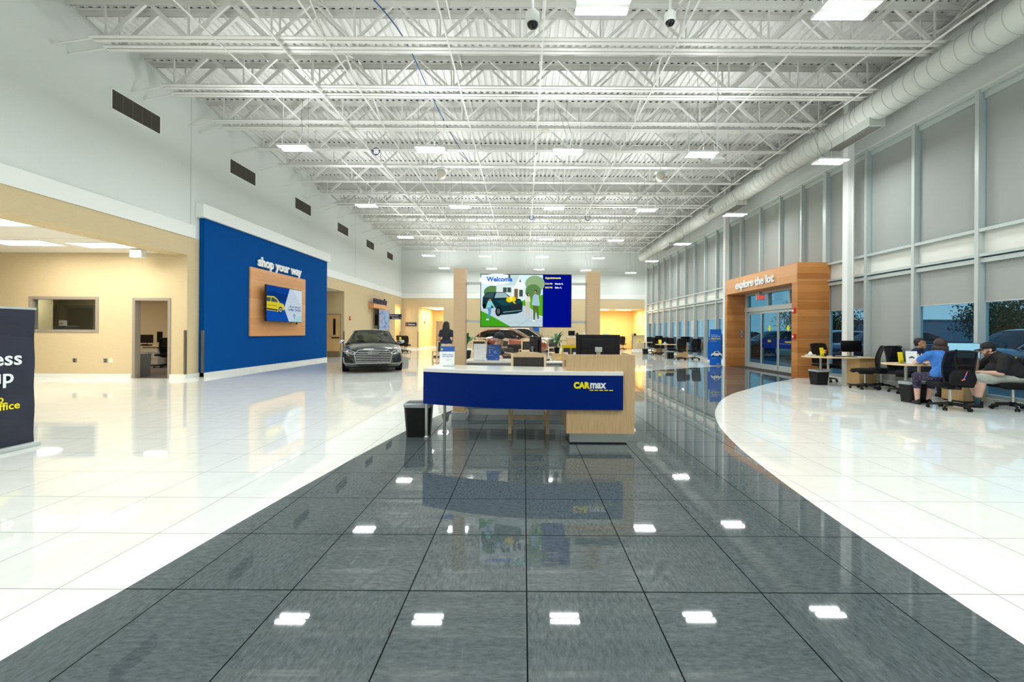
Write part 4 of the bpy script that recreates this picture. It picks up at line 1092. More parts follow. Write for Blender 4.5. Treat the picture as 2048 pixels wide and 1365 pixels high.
def bottle(loc, lab, body, cap, h=.17, r=.03, name='bottle'):
    t = thing(name, lab, 'bottle', loc)
    b = MB(); b.lathe([(r * .95, 0), (r, .01), (r, h * .62), (r * .45, h * .78), (r * .4, h * .84)], n=18); b.build('bottle_body', body, t, smooth=False)
    b = MB(); b.lathe([(r * .42, h * .84), (r * .42, h * .9), (r * .15, h * .92), (r * .15, h)], n=12)
    if cap is clear_glass or name == 'pump_bottle': b.bar((0, 0, h), (-.035, -.01, h - .005), .012, .008)
    b.build('cap', cap, t)
    b = MB(); b.lathe([(r * 1.01, h * .2), (r * 1.01, h * .5)], n=18, caps=False); b.build('label', mat('pale bottle label', (.55, .70, .78), .5), t)
gel = mat('clear gel plastic', (.62, .68, .66), .1)
bottle((8.12, 8.72, .748), 'clear pump bottle of hand gel on the occupied desk', gel, trim_white, .20, .032, 'pump_bottle')
bottle((8.3, 8.85, .748), 'water bottle with a blue label on the occupied desk', gel, trim_white, .21, .032, 'water_bottle')
b = MB(); b.box(-.14, .14, -.1, .1, 0, .003); tag(b.build('paper_sheet', paper, loc=(8.35, 8.6, .749), rot=(0, 0, .3)), 'white paper sheet under the arm of the woman in blue', 'paper')
def tissue(loc, lab):
    t = thing('tissue_box', lab, 'tissue box', loc, .2)
    b = MB(); b.box(-.12, .12, -.06, .06, 0, .05); b.build('carton', mat('tissue carton', (.62, .64, .62), .6), t, bevel=.004)
    b = MB(); rnd = random.Random(3); b.loft([[(.07 * math.cos(a) * s + rnd.uniform(-.01, .01), .03 * math.sin(a) * s, z) for a in (0, 1, 2, 3, 4, 5)] for s, z in ((1, .05), (.9, .075), (.5, .11), (.15, .13))]); b.build('tissue', paper, t)
tissue((7.74, 11.45, .748), 'tissue box with a white tissue on the tip of the empty desk by the portal')
tissue((7.5, 27.75, .748), 'tissue box on the farthest window desk')
tissue((7.62, 22.9, .748), 'tissue box on the nearer far desk')
def pen_cup(loc, lab):
    t = thing('pen_cup', lab, 'pen cup', loc)
    b = MB(); b.lathe([(.035, 0), (.038, .09), (.034, .09), (.033, .01)], n=16); b.build('cup', navy, t)
    for i, (dx, c) in enumerate(((-.02, logo_yellow), (.0, print_white), (.02, alarm_red), (.03, alarm_red))):
        b = MB(); b.tube((dx * .4, 0, .02), (dx * 1.4, .01, .16), .005, 6); b.ball((dx * 1.5, .01, .165), (.014, .006, .014), 8, 5); b.build('pen', c, t)
pen_cup((8.1, 11.4, .748), 'dark cup with coloured pens on the empty desk by the portal')
b = MB(); b.box(-.2, .2, -.065, .065, 0, .018); kb = tag(b.build('keyboard', black_pl, loc=(8.48, 11.28, .748), rot=(0, 0, .2), bevel=.003), 'black keyboard in front of the monitor on the empty desk', 'keyboard')
b = MB(); b.ball((0, 0, .015), (.033, .055, .018)); tag(b.build('computer_mouse', black_pl, loc=(8.26, 11.3, .749), smooth=True), 'black computer mouse on the empty desk beside the portal', 'mouse')
# bag on the woman's chair
t = thing('backpack', 'black bag with a pink tag hung on the chair of the woman in blue', 'bag', (7.74, 7.70, 0), ang(.35, .95))
b = MB(); b.loft([[(x * w * .92, -.35 - d * yy * .7, z - .03) for x, yy in ((-1, 0), (-.9, .8), (-.5, 1), (.5, 1), (.9, .8), (1, 0))] for z, w, d in ((.50, .15, .05), (.53, .19, .10), (.62, .20, .13), (.72, .18, .10), (.78, .12, .05))]); b.build('sack', mat('black nylon', (.005, .006, .007), .7, spec=.2), t, smooth=True)
b = MB(); b.path([(-.08, -.37, .76), (-.10, -.34, .95), (-.08, -.35, 1.08), (-.05, -.30, 1.07)], .018, 6); b.build('strap', black_fab, t)
b = MB(); b.path([(.03, -.435, .72), (.0, -.455, .65)], .006, 6, mat('pink cord', (.8, .08, .25), .4)); b.path([(.0, -.455, .65), (-.02, -.455, .60)], .008, 6, mat('blue cord', (.05, .15, .6), .4)); b.ball((-.02, -.455, .585), .016, 8, 6, mat('pink cord', (.8, .08, .25), .4)); b.ball((-.045, -.455, .57), .013, 8, 6, mat('orange charm', (.8, .2, .05), .4)); b.build('charm', None, t)

# ------------------------------------------------------------------ wooden guest chairs
def guest_chair(loc, rz, lab, group):
    t = thing('guest_chair', lab, 'chair', loc, rz, group)   # faces +y
    for s in (-1, 1):
        b = MB(); b.bar((s * .25, .25, 0), (s * .25, .25, .62), .035, .04); b.build('leg', beech, t)
        b = MB(); b.bar((s * .24, -.24, 0), (s * .24, -.22, .45), .035, .04); b.bar((s * .24, -.22, .45), (s * .24, -.32, 1.0), .035, .04); b.build('leg', beech, t)
        b = MB(); b.bar((s * .25, .27, .63), (s * .25, -.24, .65), .045, .03); b.build('armrest', beech, t)
        b = MB(); b.bar((s * .25, .25, .24), (s * .24, -.23, .24), .025, .035); b.build('stretcher', beech, t)
    b = MB(); b.bar((-.25, .25, .22), (.25, .25, .22), .025, .04); b.bar((-.25, .24, .40), (.25, .24, .40), .03, .06); b.bar((-.24, -.22, .40), (.24, -.22, .40), .03, .06); b.build('rail', beech, t)
    b = MB()
    pts = [(-.26, 1.0), (-.26, 1.03), (-.13, 1.058), (0, 1.066), (.13, 1.058), (.26, 1.03), (.26, 1.0), (.2, .985), (-.2, .985)]
    b.prism(pts, -.34, -.31, 1); b.bar((-.24, -.26, .62), (.24, -.26, .62), .03, .05); b.build('back_rail', beech, t)
    b = MB(); b.box(-.22, .22, -.24, .25, .42, .49); b.build('seat', pad_brown, t, bevel=.02)
    b = MB(); b.loft([[(-.222, y, z), (.222, y, z), (.222, y + .035, z), (-.222, y + .035, z)] for y, z in ((-.27, .65), (-.30, .8), (-.335, .985))]); b.build('back_pad', pad_brown, t)
    return t
g0 = guest_chair((.07, 5.88, 0), PI, 'wooden guest chair with dark brown pad tucked in behind the blue counter', 'wooden guest chairs')
gc = [(.10, 17.3, .2, 'wooden guest chair in the lounge just left of the edge-on monitor'), (.12, 21.2, PI, 'wooden guest chair in the lounge, farther one behind the edge-on monitor'), (1.42, 20.4, PI, 'wooden guest chair in the lounge right of the edge-on monitor by the plant'),
      (-2.2, 22.0, PI, 'wooden guest chair in front of the tail of the copper car'), (-1.78, 16.8, .1, 'wooden guest chair behind the white and blue notices'), (-2.95, 15.2, .5, 'wooden guest chair beside the woman with long black hair'), (-1.0, 20.5, PI, 'wooden guest chair behind the man in the cap')]
for x, y, r_, lab in gc: dup(g0, (x, y, 0), r_, lab)
def armchair(loc, rz, lab):
    t = thing('armchair', lab, 'armchair', loc, rz, 'dark brown lounge armchairs')
    b = MB(); b.box(-.28, .28, -.28, .32, .22, .44); b.build('seat_cushion', pad_brown, t, bevel=.04)
    b = MB(); b.box(-.33, .33, -.38, -.26, .15, .78); b.build('backrest', pad_brown, t, bevel=.04)
    for s in (-1, 1): b = MB(); b.box(s * .28, s * .38, -.34, .33, .12, .58); b.build('armrest', pad_brown, t, bevel=.03)
    for sx in (-1, 1):
        for sy in (-1, 1): b = MB(); b.tube((sx * .3, sy * .27, 0), (sx * .3, sy * .27, .14), .02); b.build('leg', steel, t)
    return t
armchair((-.72, 15.6, 0), 0, 'dark brown lounge armchair right of the man in the cap')
armchair((-.45, 19.6, 0), PI, 'dark grey-brown armchair in the lounge in front of the copper car')
# low lounge table
t = thing('side_table', 'small low lounge table with a tiny plant near the armchairs', 'table', (-.2, 17.6, 0))
b = MB(); b.box(-.3, .3, -.3, .3, .42, .45); b.build('tabletop', maple, t); b = MB(); b.tube((0, 0, .02), (0, 0, .42), .03); b.build('stem', steel, t); b = MB(); b.lathe([(.22, 0), (.22, .02), (.03, .03)], n=20); b.build('foot', steel, t)

# ------------------------------------------------------------------ far reception desk and golden alcove desk
t = thing('service_desk', 'maple service desk at the far end, right of the big screen', 'desk', (0, 0, 0))
b = MB(); b.box(2.65, 5.7, 26.0, 26.6, 0, 1.06); b.build('carcass', maple_box, t)
b = MB(); b.box(2.6, 5.75, 25.95, 26.65, 1.06, 1.10); b.build('worktop', counter_white, t)
for x in (2.75, 3.25, 3.75): b = MB(); b.box(x, x + .32, 25.97, 26.0, .35, .62); b.build('grille_panel', mat('grey grille', (.25, .26, .26), .5), t)
monitor((2.95, 26.3, 1.10), .1, 'small black monitor at the left end of the far service desk', .42, .3, .06)
monitor((5.1, 26.3, 1.10), 0, 'small monitor with white rim on the far service desk, above the big black monitor', .42, .1, .1, back_m=trim_white, screen=mat('pale screen', (.5, .56, .55), .3))
bottle((3.75, 26.3, 1.10), 'pale blue bottle on the far service desk by the right post', gel, trim_white, .3, .05)
b = MB(); b.box(-.1, .1, -.08, .08, 0, .16); b.box(-.06, .06, -.05, .05, .16, .24); tag(b.build('card_terminal', black_pl, loc=(3.3, 26.3, 1.10), bevel=.02), 'black desk gadget on the far service desk', 'gadget')
t = thing('alcove_desk', 'low desk with drawers inside the golden alcove', 'desk', (0, 0, 0))
b = MB(); b.box(7.75, 9.2, 34.6, 35.3, .72, .75); b.build('worktop', maple, t)
for x in (7.78, 8.9): b = MB(); b.box(x, x + .28 + (.12 if x < 8 else 0), 34.65, 35.2, .02, .72, maple_box); [b.box(x + .02, x + .26, 34.63, 34.65, .06 + i * .22, .24 + i * .22, mat('pale drawer front', (.6, .52, .42), .5)) for i in range(3)]; b.build('drawer_unit', None, t)
b = MB(); b.box(-.2, .2, -.15, .15, 0, .26, mat('wooden crate', (.5, .25, .08), .6)); b.box(-.02, .1, -.155, -.15, .04, .16, print_blue); tag(b.build('crate', None, loc=(8.15, 34.9, .75), bevel=.01), 'small orange wooden crate on the alcove desk', 'crate')
b = MB(); b.box(-.1, .1, -.07, .07, 0, .14); tag(b.build('desk_phone', black_pl, loc=(8.55, YF + .1, 1.17), bevel=.02), 'small black device on the half wall of the golden alcove', 'device')
# small desk at the far left
t = thing('small_desk', 'small pale desk with a chair near the far left corner, behind the dark car', 'desk', (-8.0, 28.4, 0))
b = MB(); b.lathe([(.5, .72), (.5, .748)], n=28); b.build('tabletop', maple, t); b = MB(); b.tube((0, 0, 0), (0, 0, .72), .03); b.build('leg', steel, t); b = MB(); b.lathe([(.25, 0), (.25, .02), (.03, .03)], n=20); b.build('foot', steel, t)
b = MB(); b.box(-.03, .03, -.18, .18, 0, 1.2); tag(b.build('small_banner', navy, loc=(-8.9, 27.4, 0), rot=(0, 0, .9)), 'dark blue narrow standee near the far left chairs', 'banner')
# office desk through the doorway
t = thing('office_desk', 'desk with white drawers seen through the open office doorway', 'desk', (0, 0, 0))
b = MB(); b.box(-15.2, -13.2, 15.9, 16.7, .72, .75); b.build('worktop', maple, t)
cdf = mat('cream drawer front', (.55, .5, .42), .5)
b = MB(); b.box(-14.35, -13.75, 15.95, 16.5, .03, .72, grey_cab); [b.box(-14.33, -13.77, 15.93, 15.95, .06 + i * .22, .26 + i * .22, cdf) for i in range(3)]; b.build('drawer_unit', None, t)
b = MB(); b.box(-15.15, -15.1, 15.95, 16.6, 0, .72); b.box(-13.3, -13.25, 15.95, 16.6, 0, .72); b.build('side_panel', maple_box, t)
monitor((-14.55, 16.35, .75), .3, 'black monitor on the office desk, left of two, seen through the doorway', .42, .32, .10)
monitor((-14.0, 16.3, .75), -.5, 'black monitor on the office desk, right and turned, seen through the doorway', .42, .42, .12)
b = MB(); b.box(-.15, .15, -.1, .1, 0, .05); b.box(-.12, .02, -.06, .06, .05, .07); tag(b.build('desk_phone', black_pl, loc=(-14.3, 16.05, .75), rot=(0, 0, .2)), 'black desk phone between the office monitors', 'phone')
b = MB(); b.loft([[(x * s, y * s, z) for x, y in ((-.10, -.2), (.10, -.2), (.10, .2), (-.10, .2))] for s, z in ((.85, 0), (1, .66))]); tag(b.build('recycling_bin', mat('grey bin plastic', (.18, .2, .2), .5), loc=(-11.12, 12.35, 0)), 'tall grey bin just inside the open office doorway', 'bin')
t = thing('office_printer', 'dark printer with a sheet of paper behind the long office window', 'printer', (-13.55, 12.45, 0))
b = MB(); b.box(-.4, .4, -.1, .5, 1.05, 1.1); b.box(-.4, -.35, -.1, .5, 0, 1.05); b.box(.35, .4, -.1, .5, 0, 1.05); b.build('stand', grey_cab, t)
b = MB(); b.box(-.25, .08, .0, .4, 1.1, 1.46); b.build('body', mat('dark navy plastic', (.02, .03, .05), .4), t, bevel=.01)
b = MB(); b.box(-.22, -.0, .1, .12, 1.46, 1.62, paper); b.box(-.20, -.10, .095, .1, 1.50, 1.56, mat('orange print', (.7, .3, .15), .6)); b.build('paper', None, t)
# wall plates
for x, m, lab in ((-12.55, steel, 'steel wall socket plate under the office window'), (-11.69, steel, 'steel wall socket plate left of the office doorway'), (-11.53, mat('cream plate', (.72, .68, .5), .4), 'cream wall socket plate next to a steel one, left of the office doorway')):
    t = thing('wall_socket', lab, 'socket', (x, 11.848, .43))
    b = MB(); b.box(-.06, .06, -.006, 0, 0, .12); b.build('plate', m, t, bevel=.003)
    b = MB(); b.box(-.02, .02, -.009, -.006, .02, .05); b.box(-.02, .02, -.009, -.006, .07, .10); b.build('outlet', black_pl if m is steel else trim_white, t)

# ------------------------------------------------------------------ blue wall: panel, screen, letters
t = thing('wood_panel', 'square cherry wood panel fixed to the blue wall behind the screen', 'wall panel', (WL + .152, 14.27, 1.16))
b = MB(); b.box(0, .05, 0, 3.6, 0, 2.35); b.build('board', cherry_pale, t, bevel=.003)
t = thing('wall_screen', 'wall-mounted screen with a yellow car and white text on the wood panel', 'screen', (WL + .206, 14.75, 1.68), PI / 2)
b = MB(); b.box(0, 2.38, -.24, -.18, 0, 1.29); b.build('frame', black_gloss, t, bevel=.004)
b = MB(); b.box(.6, 1.8, -.18, 0, .35, .95); b.build('bracket', black_pl, t)
b = MB(); b.box(2.0, 2.1, -.22, -.19, -.07, 0); b.build('cable_box', black_pl, t)
b = MB()
yc = sc_('yellow car', (.62, .52, .03), .8)
polys = [(sc_('deep blue', (.004, .05, .28), .8), rec(0, 0, 1, 1)), (sc_('mid blue', (.005, .07, .36), .8), [(0, .0), (0, .32), (.55, .40), (.60, 0)]), (sc_('hill', (.004, .035, .18), .8), [(0, .82), (.2, .86), (.35, .8), (.6, .82), (.6, .6), (0, .6)]),
    (sc_('pale panel', (.50, .60, .68), .8), [(.62, 1), (1, 1), (1, 0), (.60, 0), (.46, .40)]), (sc_('pale panel light', (.58, .68, .76), .8), [(.72, 1), (1, 1), (1, .5)]), (sc_('pale panel teal', (.36, .58, .64), .8), [(.60, 0), (1, 0), (1, .22)]),
    (yc, [(0, .30), (0, .70), (.18, .71), (.26, .66), (.34, .54), (.43, .52), (.46, .44), (.46, .34), (.30, .28)]), (sc_('car window', (.05, .08, .10), .8), [(.0, .55), (.0, .66), (.17, .67), (.24, .63), (.29, .55)]), (yc, [(.09, .54), (.10, .68), (.115, .68), (.105, .54)]), (sc_('car trim', (.03, .03, .03), .8), [(.0, .32), (.0, .36), (.28, .34), (.28, .30)]), (sc_('car trim', (.03, .03, .03), .8), [(.0, .44), (.0, .45), (.26, .45), (.26, .44)]),
    (sc_('tyre', (.003, .004, .005)), ell(.355, .33, .055, .10)), (sc_('rim light', (.35, .45, .48), .8), ell(.355, .33, .036, .068)), (sc_('tyre', (.003, .004, .005)), ell(.355, .33, .014, .026)), (sc_('headlamp', (.8, .8, .7), .8), ell(.425, .47, .012, .02))]
flat(b, polys, 2.34, 1.25, 0, .0006)
b.v = [(x + .02, y - .243, z + .02) for x, y, z in b.v]
put_text(b, 'All our cars are', .125, (1.42, -.26, .56), sc_('text navy', (.01, .06, .22), .8), .001, .002)
put_text(b, 'CarMax Certified.', .125, (1.34, -.26, .44), sc_('text navy', (.01, .06, .22), .8), .001, .002)
b.torus((1.78, -.257, .26), .065, .008, 1, 18, 4, sc_('ring blue', (.03, .25, .45), .8)); b.torus((1.78, -.257, .27), .03, .007, 1, 14, 4, sc_('ring blue', (.03, .25, .45), .8)); b.box(1.76, 1.80, -.258, -.255, .13, .19, sc_('ring blue', (.03, .25, .45), .8))
b.build('screen', None, t, fix=False)
def letter_sign(txt, loc, rz, length, size, depth, lab, m, bold=.012, name='lettering'):
    vs, fs = text_mesh(txt, size, depth, bold)
    w = max(v[0] for v in vs) - min(v[0] for v in vs); s = length / w
    b = MB(); b.add([(x * s, y, z) for x, y, z in vs], fs)
    t = thing('letter_sign', lab, 'sign', loc, rz)
    b.build(name, m, t)
    return t
letter_sign('shop your way', (WL + .19, 14.68, 3.61), PI / 2, 2.85, .46, .045, 'white raised letters reading shop your way on the blue wall', sign_white, .014)

# ------------------------------------------------------------------ wooden portal with sliding doors
PX = 8.38
t = thing('wooden_portal', 'tall cherry wood portal reading explore the lot around the sliding doors', 'portal', (0, 0, 0))
b = MB(); b.box(PX, PX + .04, PORT0, PORT0 + .28, 0, 2.95); b.box(PX + .04, GX - .08, PORT0, PORT0 + .05, 0, 3.55); b.box(PX, PX + .04, PORT0, PORT0 + .05, 2.95, 3.55); b.box(PX + .04, 9.2, PORT0 + .24, PORT0 + .28, 0, 2.95); b.build('near_pier', cherry, t)
b = MB(); b.box(PX, PX + .04, 17.5, PORT1, 0, 2.95); b.box(PX + .04, 9.2, 17.5, 17.54, 0, 2.95); b.box(PX + .04, GX - .08, 17.6, PORT1, 0, 3.55); b.build('far_pier', cherry, t)
b = MB(); b.box(PX, PX + .04, PORT0 + .05, PORT1, 2.95, 3.55); b.box(PX + .04, 9.2, PORT0 + .28, 17.5, 2.95, 2.97); b.box(PX + .04, GX - .08, PORT0 + .05, PORT1, 3.51, 3.55); b.build('header', cherry_pale, t)
b = MB()
for z in (1.18 * 1, 2.36, 3.0): b.box(PX - .002, GX - .08, PORT0 - .003, PORT0, z + .0, z + .008)
b.build('pale_joint', maple, t)
letter_sign('explore the lot', (PX - .03, 16.75, 3.10), -PI / 2, 2.55, .40, .04, 'white raised letters reading explore the lot on the wooden portal', sign_white, .012)
# doors
d = thing('door_6', None, None, (0, 0, 0)); d['kind'] = 'structure'
b = MB(); b.box(9.1, 9.3, 13.28, 17.5, 2.22, 2.40); b.box(9.15, 9.3, 13.28, 17.5, 2.88, 2.95); b.box(9.12, 9.3, 17.38, 17.5, 0, 2.95); b.box(9.12, 9.3, 13.28, 13.4, 0, 2.95)
for y in (14.6, 15.9): b.box(9.15, 9.3, y, y + .07, 2.4, 2.9)
b.box(9.1, 9.3, 13.28, 17.5, 0, .015)
struct(b.build('frame', alu, d, bevel=.004))
def leaf(y0, y1, x, band, txt):
    b = MB(); w = .07
    b.box(x, x + .045, y0, y0 + w, .02, 2.2); b.box(x, x + .045, y1 - w, y1, .02, 2.2); b.box(x, x + .045, y0 + w, y1 - w, .02, .2); b.box(x, x + .045, y0 + w, y1 - w, 2.12, 2.2)
    l = struct(b.build('door_leaf', alu, d, bevel=.003))
    b = MB(); b.box(x + .02, x + .026, y0 + w, y1 - w, .2, 2.12); struct(b.build('glass', win_glass, l))
    if band:
        b = MB(); b.box(x + .015, x + .019, y0 + w, y1 - w, .82, .98, desk_blue); b.box(x + .015, x + .019, y0 + w, y1 - w, 1.0, 1.16, desk_blue)
        c = len(b.v); put_text(b, txt, .13 if len(txt) < 6 else .085, (0, 0, 0), logo_yellow, .003, .002, 'CENTER'); b.xf(Matrix.Translation((x + .012, (y0 + y1) / 2, 1.04)) @ Matrix.Rotation(-PI / 2, 4, 'Z'), c)
        struct(b.build('door_band', None, l))
        b = MB(); b.add([(x + .013, (y0 + y1) / 2 + a, 1.55 + c_) for a, c_ in ((-.1, 0), (0, -.13), (.1, 0), (0, .13))], [(0, 1, 2, 3)], logo_yellow); struct(b.build('diamond_sticker', None, l))
leaf(16.35, 17.38, 9.2, False, ''); leaf(15.25, 16.38, 9.14, True, 'Exit'); leaf(14.1, 15.28, 9.14, True, 'Automatic'); leaf(13.4, 14.15, 9.2, False, '')
b = MB(); b.box(9.2, 9.206, 13.4, 17.4, 2.4, 2.88); struct(b.build('transom_glass', win_glass, d))
# exit sign
t = thing('exit_sign', 'exit sign with red letters under the portal header', 'sign', (8.85, 15.9, 2.60))
b = MB(); b.box(-.15, .15, -.025, .025, 0, .23); b.build('box', mat('exit sign white', (.7, .62, .6), .4), t, bevel=.004)
b = MB(); put_text(b, 'EXIT', .17, (-.118, -.028, .055), exit_red, .004, .003, xs=.9); b.build('letters', None, t)
b = MB(); b.box(-.06, .06, -.02, .02, .23, .33); b.build('bracket', steel, t)
for z, lab in ((2.05, 'upper red and white alarm fixture on the near pier of the wooden portal'), (1.25, 'lower red alarm pull on the near pier of the wooden portal')):
    t = thing('fire_alarm', lab, 'fire alarm', (PX, 13.14, z - .06))
    b = MB(); b.box(-.05, 0, -.06, .06, 0, .16); b.build('housing', alarm_red, t, bevel=.006)
    b = MB(); b.box(-.06, -.05, -.03, .03, .05, .11); b.build('lens', print_white, t)
t = thing('door_switch', 'small steel door switch on the wooden wall left of the sliding doors', 'switch', (8.98, 17.5, 1.2))
b = MB(); b.box(-.03, .03, -.012, 0, 0, .30); b.build('plate', steel, t); b = MB(); b.tube((0, -.012, .1), (0, -.03, .1), .018); b.build('button', black_pl, t)
# blue standee
t = thing('floor_standee', 'bright blue floor standee reading MaxCare with a white car beside the portal', 'banner', (8.02, 17.75, 0), -.06)
b = MB(); b.box(-.23, .23, -.02, .02, .03, 1.52); b.build('panel', banner_blue, t)
b = MB(); b.box(-.25, .25, -.12, .12, 0, .03); b.build('base', steel, t)
b = MB(); b.box(-.32, -.23, -.0, .02, .25, 1.0); b.build('side_flap', banner_blue, t)
b = MB()
put_text(b, 'Protect your', .055, (-.19, -.024, 1.27), print_white, .001, .001); put_text(b, 'investment with', .055, (-.17, -.024, 1.205), print_white, .001, .001)
put_text(b, 'MaxCare', .10, (-.19, -.024, 1.10), print_yellow, .001, .003)
put_text(b, 'coverage for your', .03, (-.19, -.024, 1.04), print_white, .001); put_text(b, 'next car and more', .03, (-.19, -.024, 1.0), print_white, .001)
car_picture(b, -.20, .36, .46, print_white, -.024); put_text(b, 'Ask about plans', .028, (-.17, -.024, .3), print_white, .001); put_text(b, 'CarMax', .045, (.03, -.024, .06), print_white, .001, .001)
b.build('print', None, t, fix=False)
# big banner at the left edge
t = thing('retractable_banner', 'tall navy banner with white and yellow words at the left edge of the view', 'banner', (-5.69, 4.92, 0), 0)
t.rotation_euler = (0, 0, R(88))
b = MB()
n = 14
b.loft([[(-1.05 + 1.05 * 1, -.012 + .006 * math.sin(i * 1.3), .05 + 1.53 * i / n), (-1.05, -.012 + .006 * math.sin(i * 1.1), .05 + 1.53 * i / n), (-1.05, -.006, .05 + 1.53 * i / n), (0, -.006, .05 + 1.53 * i / n)] for i in range(n + 1)])
b.build('sheet', banner_navy, t)
b = MB(); b.box(-1.09, .03, -.07, .07, 0, .05); b.build('base', alu, t, bevel=.01)
b = MB(); b.box(-1.06, .01, -.02, .005, 1.575, 1.60); b.build('top_rail', alu, t)
b = MB(); b.tube((-.5, .02, .05), (-.5, .02, 1.58), .01); b.build('pole', alu, t)
b = MB()
put_text(b, 'Express', .215, (-.125, -.026, .955), print_white, .001, .004, 'RIGHT'); put_text(b, 'Pickup', .215, (-.20, -.026, .76), print_white, .001, .004, 'RIGHT')
put_text(b, 'Please head to', .115, (-.29, -.026, .55), print_yellow, .001, .002, 'RIGHT'); put_text(b, 'the sales office', .115, (-.145, -.026, .465), print_yellow, .001, .002, 'RIGHT')
b.torus((-.52, -.024, 1.31), .065, .010, 1, 20, 4, print_yellow)
b.build('print', None, t, fix=False)

# ------------------------------------------------------------------ left wall, far part
t = thing('community_sign', 'navy letters reading community on a cherry wood shelf on the left wall', 'sign', (WL, 25.6, 2.78), PI / 2)
b = MB(); b.box(0, 2.6, -.35, 0, 0, .26); b.build('shelf', cherry_pale, t, bevel=.004)
b = MB(); put_text(b, 'community', .55, (.05, -.30, .32), navy, .06, .02, xs=1.0); b.build('letters', None, t)
t = thing('wall_artwork_screen', 'screen showing abstract blue and white shapes below the community sign', 'screen', (WL, 26.3, 1.42), PI / 2)
b = MB(); b.box(0, 2.05, -.42, -.34, 0, 1.32); b.build('frame', black_gloss, t)
b = MB(); b.box(.5, 1.5, -.34, 0, .3, 1.0); b.build('bracket', black_pl, t)
b = MB(); rnd = random.Random(5)
cs_ = [(.30, .42, .60), (.10, .22, .62), (.50, .55, .60), (.22, .26, .45), (.35, .55, .70), (.42, .34, .45), (.05, .35, .60)]
polys = [(sc_('art base', (.38, .46, .58), .7), rec(0, 0, 1, 1))]
for i in range(60):
    c = cs_[rnd.randrange(7)]; polys.append((sc_('art %d' % cs_.index(c), c, .7), ell(min(max(rnd.random(), .06), .94), min(max(rnd.random(), .12), .88), rnd.uniform(.02, .055), rnd.uniform(.03, .11), 8)))
flat(b, polys, 2.0, 1.27, 0, .0005); b.v = [(x + .025, y - .421, z + .025) for x, y, z in b.v]; b.build('screen', None, t, fix=False)
t = thing('direction_sign', 'navy sign reading Restrooms and Showroom projecting from the left wall', 'sign', (-8.95, 29.5, 2.2))
b = MB(); b.box(-.4, .42, -.03, .03, 0, .36, navy); put_text(b, 'Restrooms', .125, (-.28, -.033, .21), print_white, .002, .002, xs=.85); put_text(b, 'Showroom', .125, (-.22, -.033, .05), print_white, .002, .002, xs=.85); put_text(b, '<', .16, (-.38, -.033, .19), print_yellow, .002, .002); put_text(b, '>', .16, (.32, -.033, .04), print_yellow, .002, .002)
b.build('panel', None, t); b = MB(); b.box(-.5, -.4, -.015, .015, .1, .26); b.build('bracket', steel, t)
t = thing('direction_sign', 'navy sign reading Restrooms mounted on the far tan wall', 'sign', (-8.68, YF - .02, 1.78))
b = MB(); b.box(-.42, .42, -.03, .0, 0, .27, navy); put_text(b, 'Restrooms', .14, (-.2, -.033, .08), print_white, .002, .002, xs=.82); put_text(b, '<', .17, (-.36, -.033, .07), print_yellow, .002, .002); b.build('panel', None, t)
def pull(loc, lab):
    t = thing('fire_alarm', lab, 'fire alarm', loc)
    b = MB(); b.box(0, .05, -.07, .07, 0, .2); b.build('housing', alarm_red, t, bevel=.006); b = MB(); b.box(.05, .055, -.03, .03, .08, .14); b.build('lens', print_white, t)
pull((WL, 22.9, 1.95), 'red alarm pull on the left wall right of the door alcove')
pull((-8.13, 34.6, 2.0), 'small red alarm pull on the corridor wall')
b = MB(); b.box(-.05, .05, -.02, 0, 0, .08); tag(b.build('wall_switch', black_pl, loc=(-5.85, YF, 1.95)), 'tiny dark switch on the far tan wall right of the corridor', 'switch')
